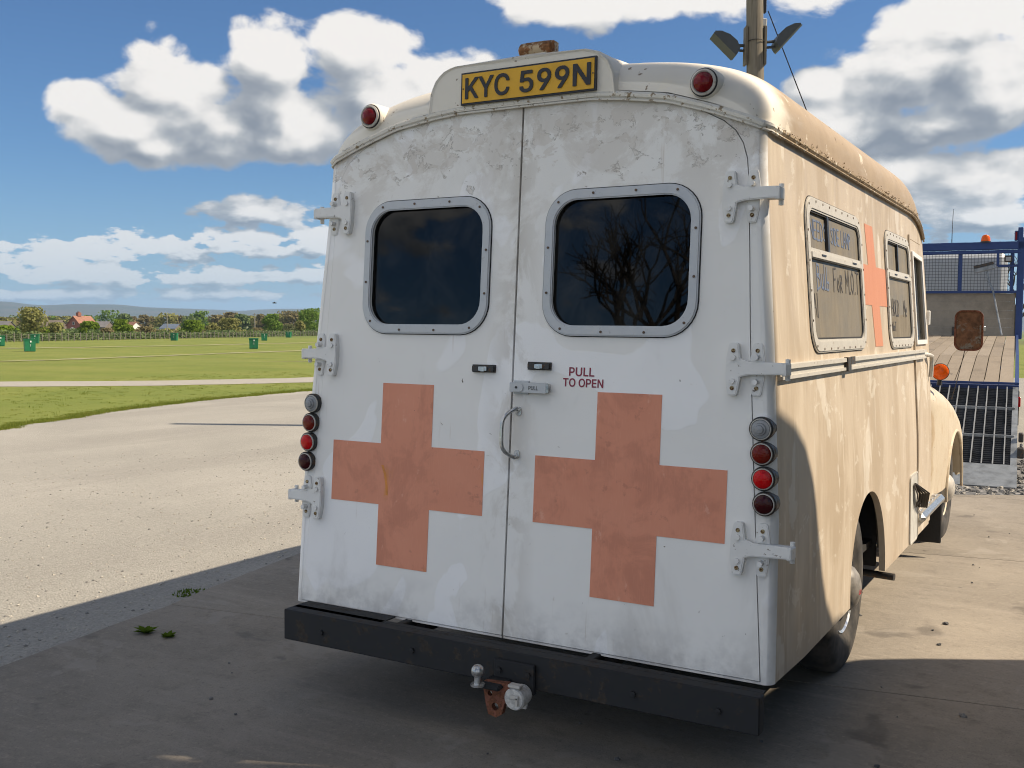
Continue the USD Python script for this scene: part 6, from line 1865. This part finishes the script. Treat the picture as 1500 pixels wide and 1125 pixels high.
# ------------------------------------------------------------------ out of view beside and behind the camera, placed to throw the shade
M['green_coach'] = simple('green_coach', (0.04, 0.07, 0.055), 0.4, vary=0.15, scale=3)
nbv = thing('unseen_lorry', 'tall dark green box lorry out of view alongside, placed to shade the ambulance', 'lorry', (3.30, 2.91, 0.0))
# unseen lorry: outline in (y, z) from the nose, shaped for its shade
pro = [(-4.9, 0.55), (-4.95, 2.0), (-4.92, 3.65), (-4.8, 3.96), (-4.5, 4.07), (-1.95, 4.10), (-1.50, 4.055), (-1.28, 3.98), (-1.14, 3.88), (-1.06, 3.75), (-1.00, 3.55), (-0.93, 3.35), (-0.85, 3.20), (-0.74, 3.10), (-0.55, 3.07), (-0.30, 3.00), (-0.12, 2.88), (-0.05, 2.76), (-0.02, 2.5), (0.0, 1.5), (-0.03, 0.55)]
body = Polygon(pro).buffer(0.02).buffer(-0.02)
wa = Point(-1.05, 0.50).buffer(0.60).union(Point(-3.9, 0.50).buffer(0.60))
slabs = []
P_ = body.difference(wa)
W_ = 2.3
for x0_, x1_, ins in ((0.0, 0.03, 0.03), (0.03, W_ - 0.03, 0.0), (W_ - 0.03, W_, 0.03)):
    q = P_.buffer(-ins) if ins else P_
    for s_ in polys(q):
        m_ = trimesh.creation.extrude_polygon(s_, x1_ - x0_, engine='earcut')
        V = m_.vertices
        m_.vertices = np.column_stack([V[:, 2] + x0_, V[:, 0], V[:, 1]])
        trimesh.repair.fix_normals(m_)
        slabs.append(m_)
part(nbv, 'lorry_body', slabs, 'green_coach', smooth=35)
for x_ in (-0.004, W_ + 0.004):
    for pl in (Polygon([(-1.35, 1.9), (-0.25, 1.9), (-0.30, 2.7), (-1.35, 2.7)]), sbox(-4.6, 3.0, -3.3, 3.5), sbox(-3.1, 3.0, -1.8, 3.5)):
        m_ = trimesh.creation.extrude_polygon(pl.buffer(-0.05).buffer(0.05), 0.008, engine='earcut')
        V = m_.vertices
        m_.vertices = np.column_stack([V[:, 2] + x_ - 0.004, V[:, 0], V[:, 1]])
        part(nbv, 'window', m_, 'window_dark', smooth=False)
    for k in range(7):
        part(nbv, 'body_rib', bx(x_, -4.5 + 0.48 * k, 2.9, 0.03, 0.05, 2.1, 0.004), 'bar_grey', smooth=False)
    part(nbv, 'side_rail', bx(x_, -3.0, 1.25, 0.05, 3.7, 0.10, 0.01), 'bar_grey', smooth=False)
for x_ in (0.18, W_ - 0.18):
    for y_ in (-1.05, -3.9):
        wt = part(nbv, 'wheel', moved(lathe([(0.26, -0.13), (0.40, -0.14), (0.48, -0.10), (0.50, 0.0), (0.48, 0.10), (0.40, 0.14), (0.26, 0.13)], 30), (x_, y_, 0.50), rot(90, [0, 1, 0])), 'tyre')
        part(wt, 'rim', moved(lathe([(0.0, -0.07), (0.26, -0.08), (0.27, 0.08), (0.0, 0.07)], 24), (x_, y_, 0.50), rot(90, [0, 1, 0])), 'bar_grey')
part(nbv, 'lorry_bumper', bx(W_ / 2, 0.06, 0.62, W_, 0.12, 0.22, 0.02), 'chrome')
for x_ in (0.35, W_ - 0.35):
    part(nbv, 'lorry_headlamp', moved(lathe([(0.11, -0.05), (0.11, 0.02), (0.0, 0.05)], 22, '-y'), (x_, 0.0, 1.05), rot(180, [0, 0, 1])), 'lens_clear')

# big shed out of view, placed and sized to shade the near concrete
M['shed_sheet'] = simple('shed_sheet', (0.32, 0.33, 0.32), 0.6, vary=0.1, scale=0.8)
shed = thing('unseen_steel_shed', 'large grey steel shed out of view, placed to shade the near concrete', 'shed', (6.2, 2.81, 0.0))
pr = Polygon([(0, 0), (12, 0), (12, 9.7), (6, 11.7), (0, 9.7)])
m_ = trimesh.creation.extrude_polygon(pr, 6.5, engine='earcut')
V = m_.vertices
m_.vertices = np.column_stack([V[:, 0], V[:, 2] - 6.5, V[:, 1]])
trimesh.repair.fix_normals(m_)
part(shed, 'shed_wall', m_, 'shed_sheet', smooth=False)
for s_ in (0, 1):
    q = Polygon([(6, 11.75), (-0.3, 9.65), (-0.3, 9.82), (6, 11.92)]) if s_ == 0 else Polygon([(6, 11.75), (12.3, 9.65), (12.3, 9.82), (6, 11.92)])
    m_ = trimesh.creation.extrude_polygon(q, 6.9, engine='earcut'); V = m_.vertices
    m_.vertices = np.column_stack([V[:, 0], V[:, 2] - 6.7, V[:, 1]]); trimesh.repair.fix_normals(m_)
    part(shed, 'shed_roof', m_, 'roof_slate', smooth=False)
rk = trimesh.creation.extrude_polygon(Polygon([(1.0, 5.4), (2.13, 5.4), (2.18, 6.88), (2.30, 7.14), (2.37, 7.33), (2.48, 7.57), (2.65, 7.97), (2.85, 8.47), (2.90, 8.95), (1.0, 8.95)]), 0.06, engine='earcut')  # plate added out of view, cut to shade the near concrete
V = rk.vertices
rk.vertices = np.column_stack([V[:, 2] + 4.88 - 5.2, V[:, 0] - 2.28 + 0.10, V[:, 1] + 1.2]); trimesh.repair.fix_normals(rk)
part(shed, 'added_shade_plate', rk, 'shed_sheet', smooth=False)
part(shed, 'shed_door', [bx(-0.03, -3.4, 2.2, 0.05, 3.8, 4.4, 0.01)], 'bar_grey')
for k in range(11):
    part(shed, 'sheet_rib', bx(-0.02, -0.3 - 0.6 * k, 6.9, 0.04, 0.06, 4.8), 'shed_sheet', smooth=False)

# bare trees behind the yard, seen mirrored in the door glass
M['bare_bark'] = simple('bare_bark', (0.06, 0.05, 0.042), 0.9, scale=6, vary=0.3)


def bare_tree(label, x_, y_, h, seed):
    r = np.random.default_rng(seed)
    t = thing('bare_tree', label, 'tree', (x_, y_, 0.0))
    segs = []

    def grow(p, d, L_, rad, lev):
        q = p + d * L_
        mid = (p + q) / 2 + r.normal(0, 0.06, 3) * L_
        segs.append((tube([p, mid, q], [rad, rad * 0.85, rad * 0.7], 6 if lev < 2 else 4, cap=False), lev))
        if lev >= 6 or rad < 0.006:
            return
        for i in range(3 if lev in (0, 2, 4) else 2):
            a = r.normal(size=3); a -= a @ d * d; a /= np.linalg.norm(a)
            ang = r.uniform(0.3, 0.75)
            nd = d * math.cos(ang) + a * math.sin(ang) + np.array([0, 0, 0.12]); nd /= np.linalg.norm(nd)
            grow(q, nd, L_ * r.uniform(0.62, 0.85), rad * 0.62, lev + 1)

    grow(np.array([0, 0, -0.2]), np.array([0.03, 0, 1.0]), h * 0.26, h * 0.022, 0)
    part(t, 'trunk', [s for s, l in segs if l == 0], 'bare_bark')
    part(t, 'crown', [s for s, l in segs if l > 0], 'bare_bark')
    return t


bare_tree('bare tree behind the yard mirrored in the right door window', -5.0, -14.5, 8.0, 3)
bare_tree('smaller bare tree beside the first, also mirrored in the glass', -6.8, -16.5, 7.5, 8)
x_, y_ = ray_h(bear(1481), 60)
bare_tree('bare tree top showing above the lorry headboard at the right', x_, y_, 8.2, 21)
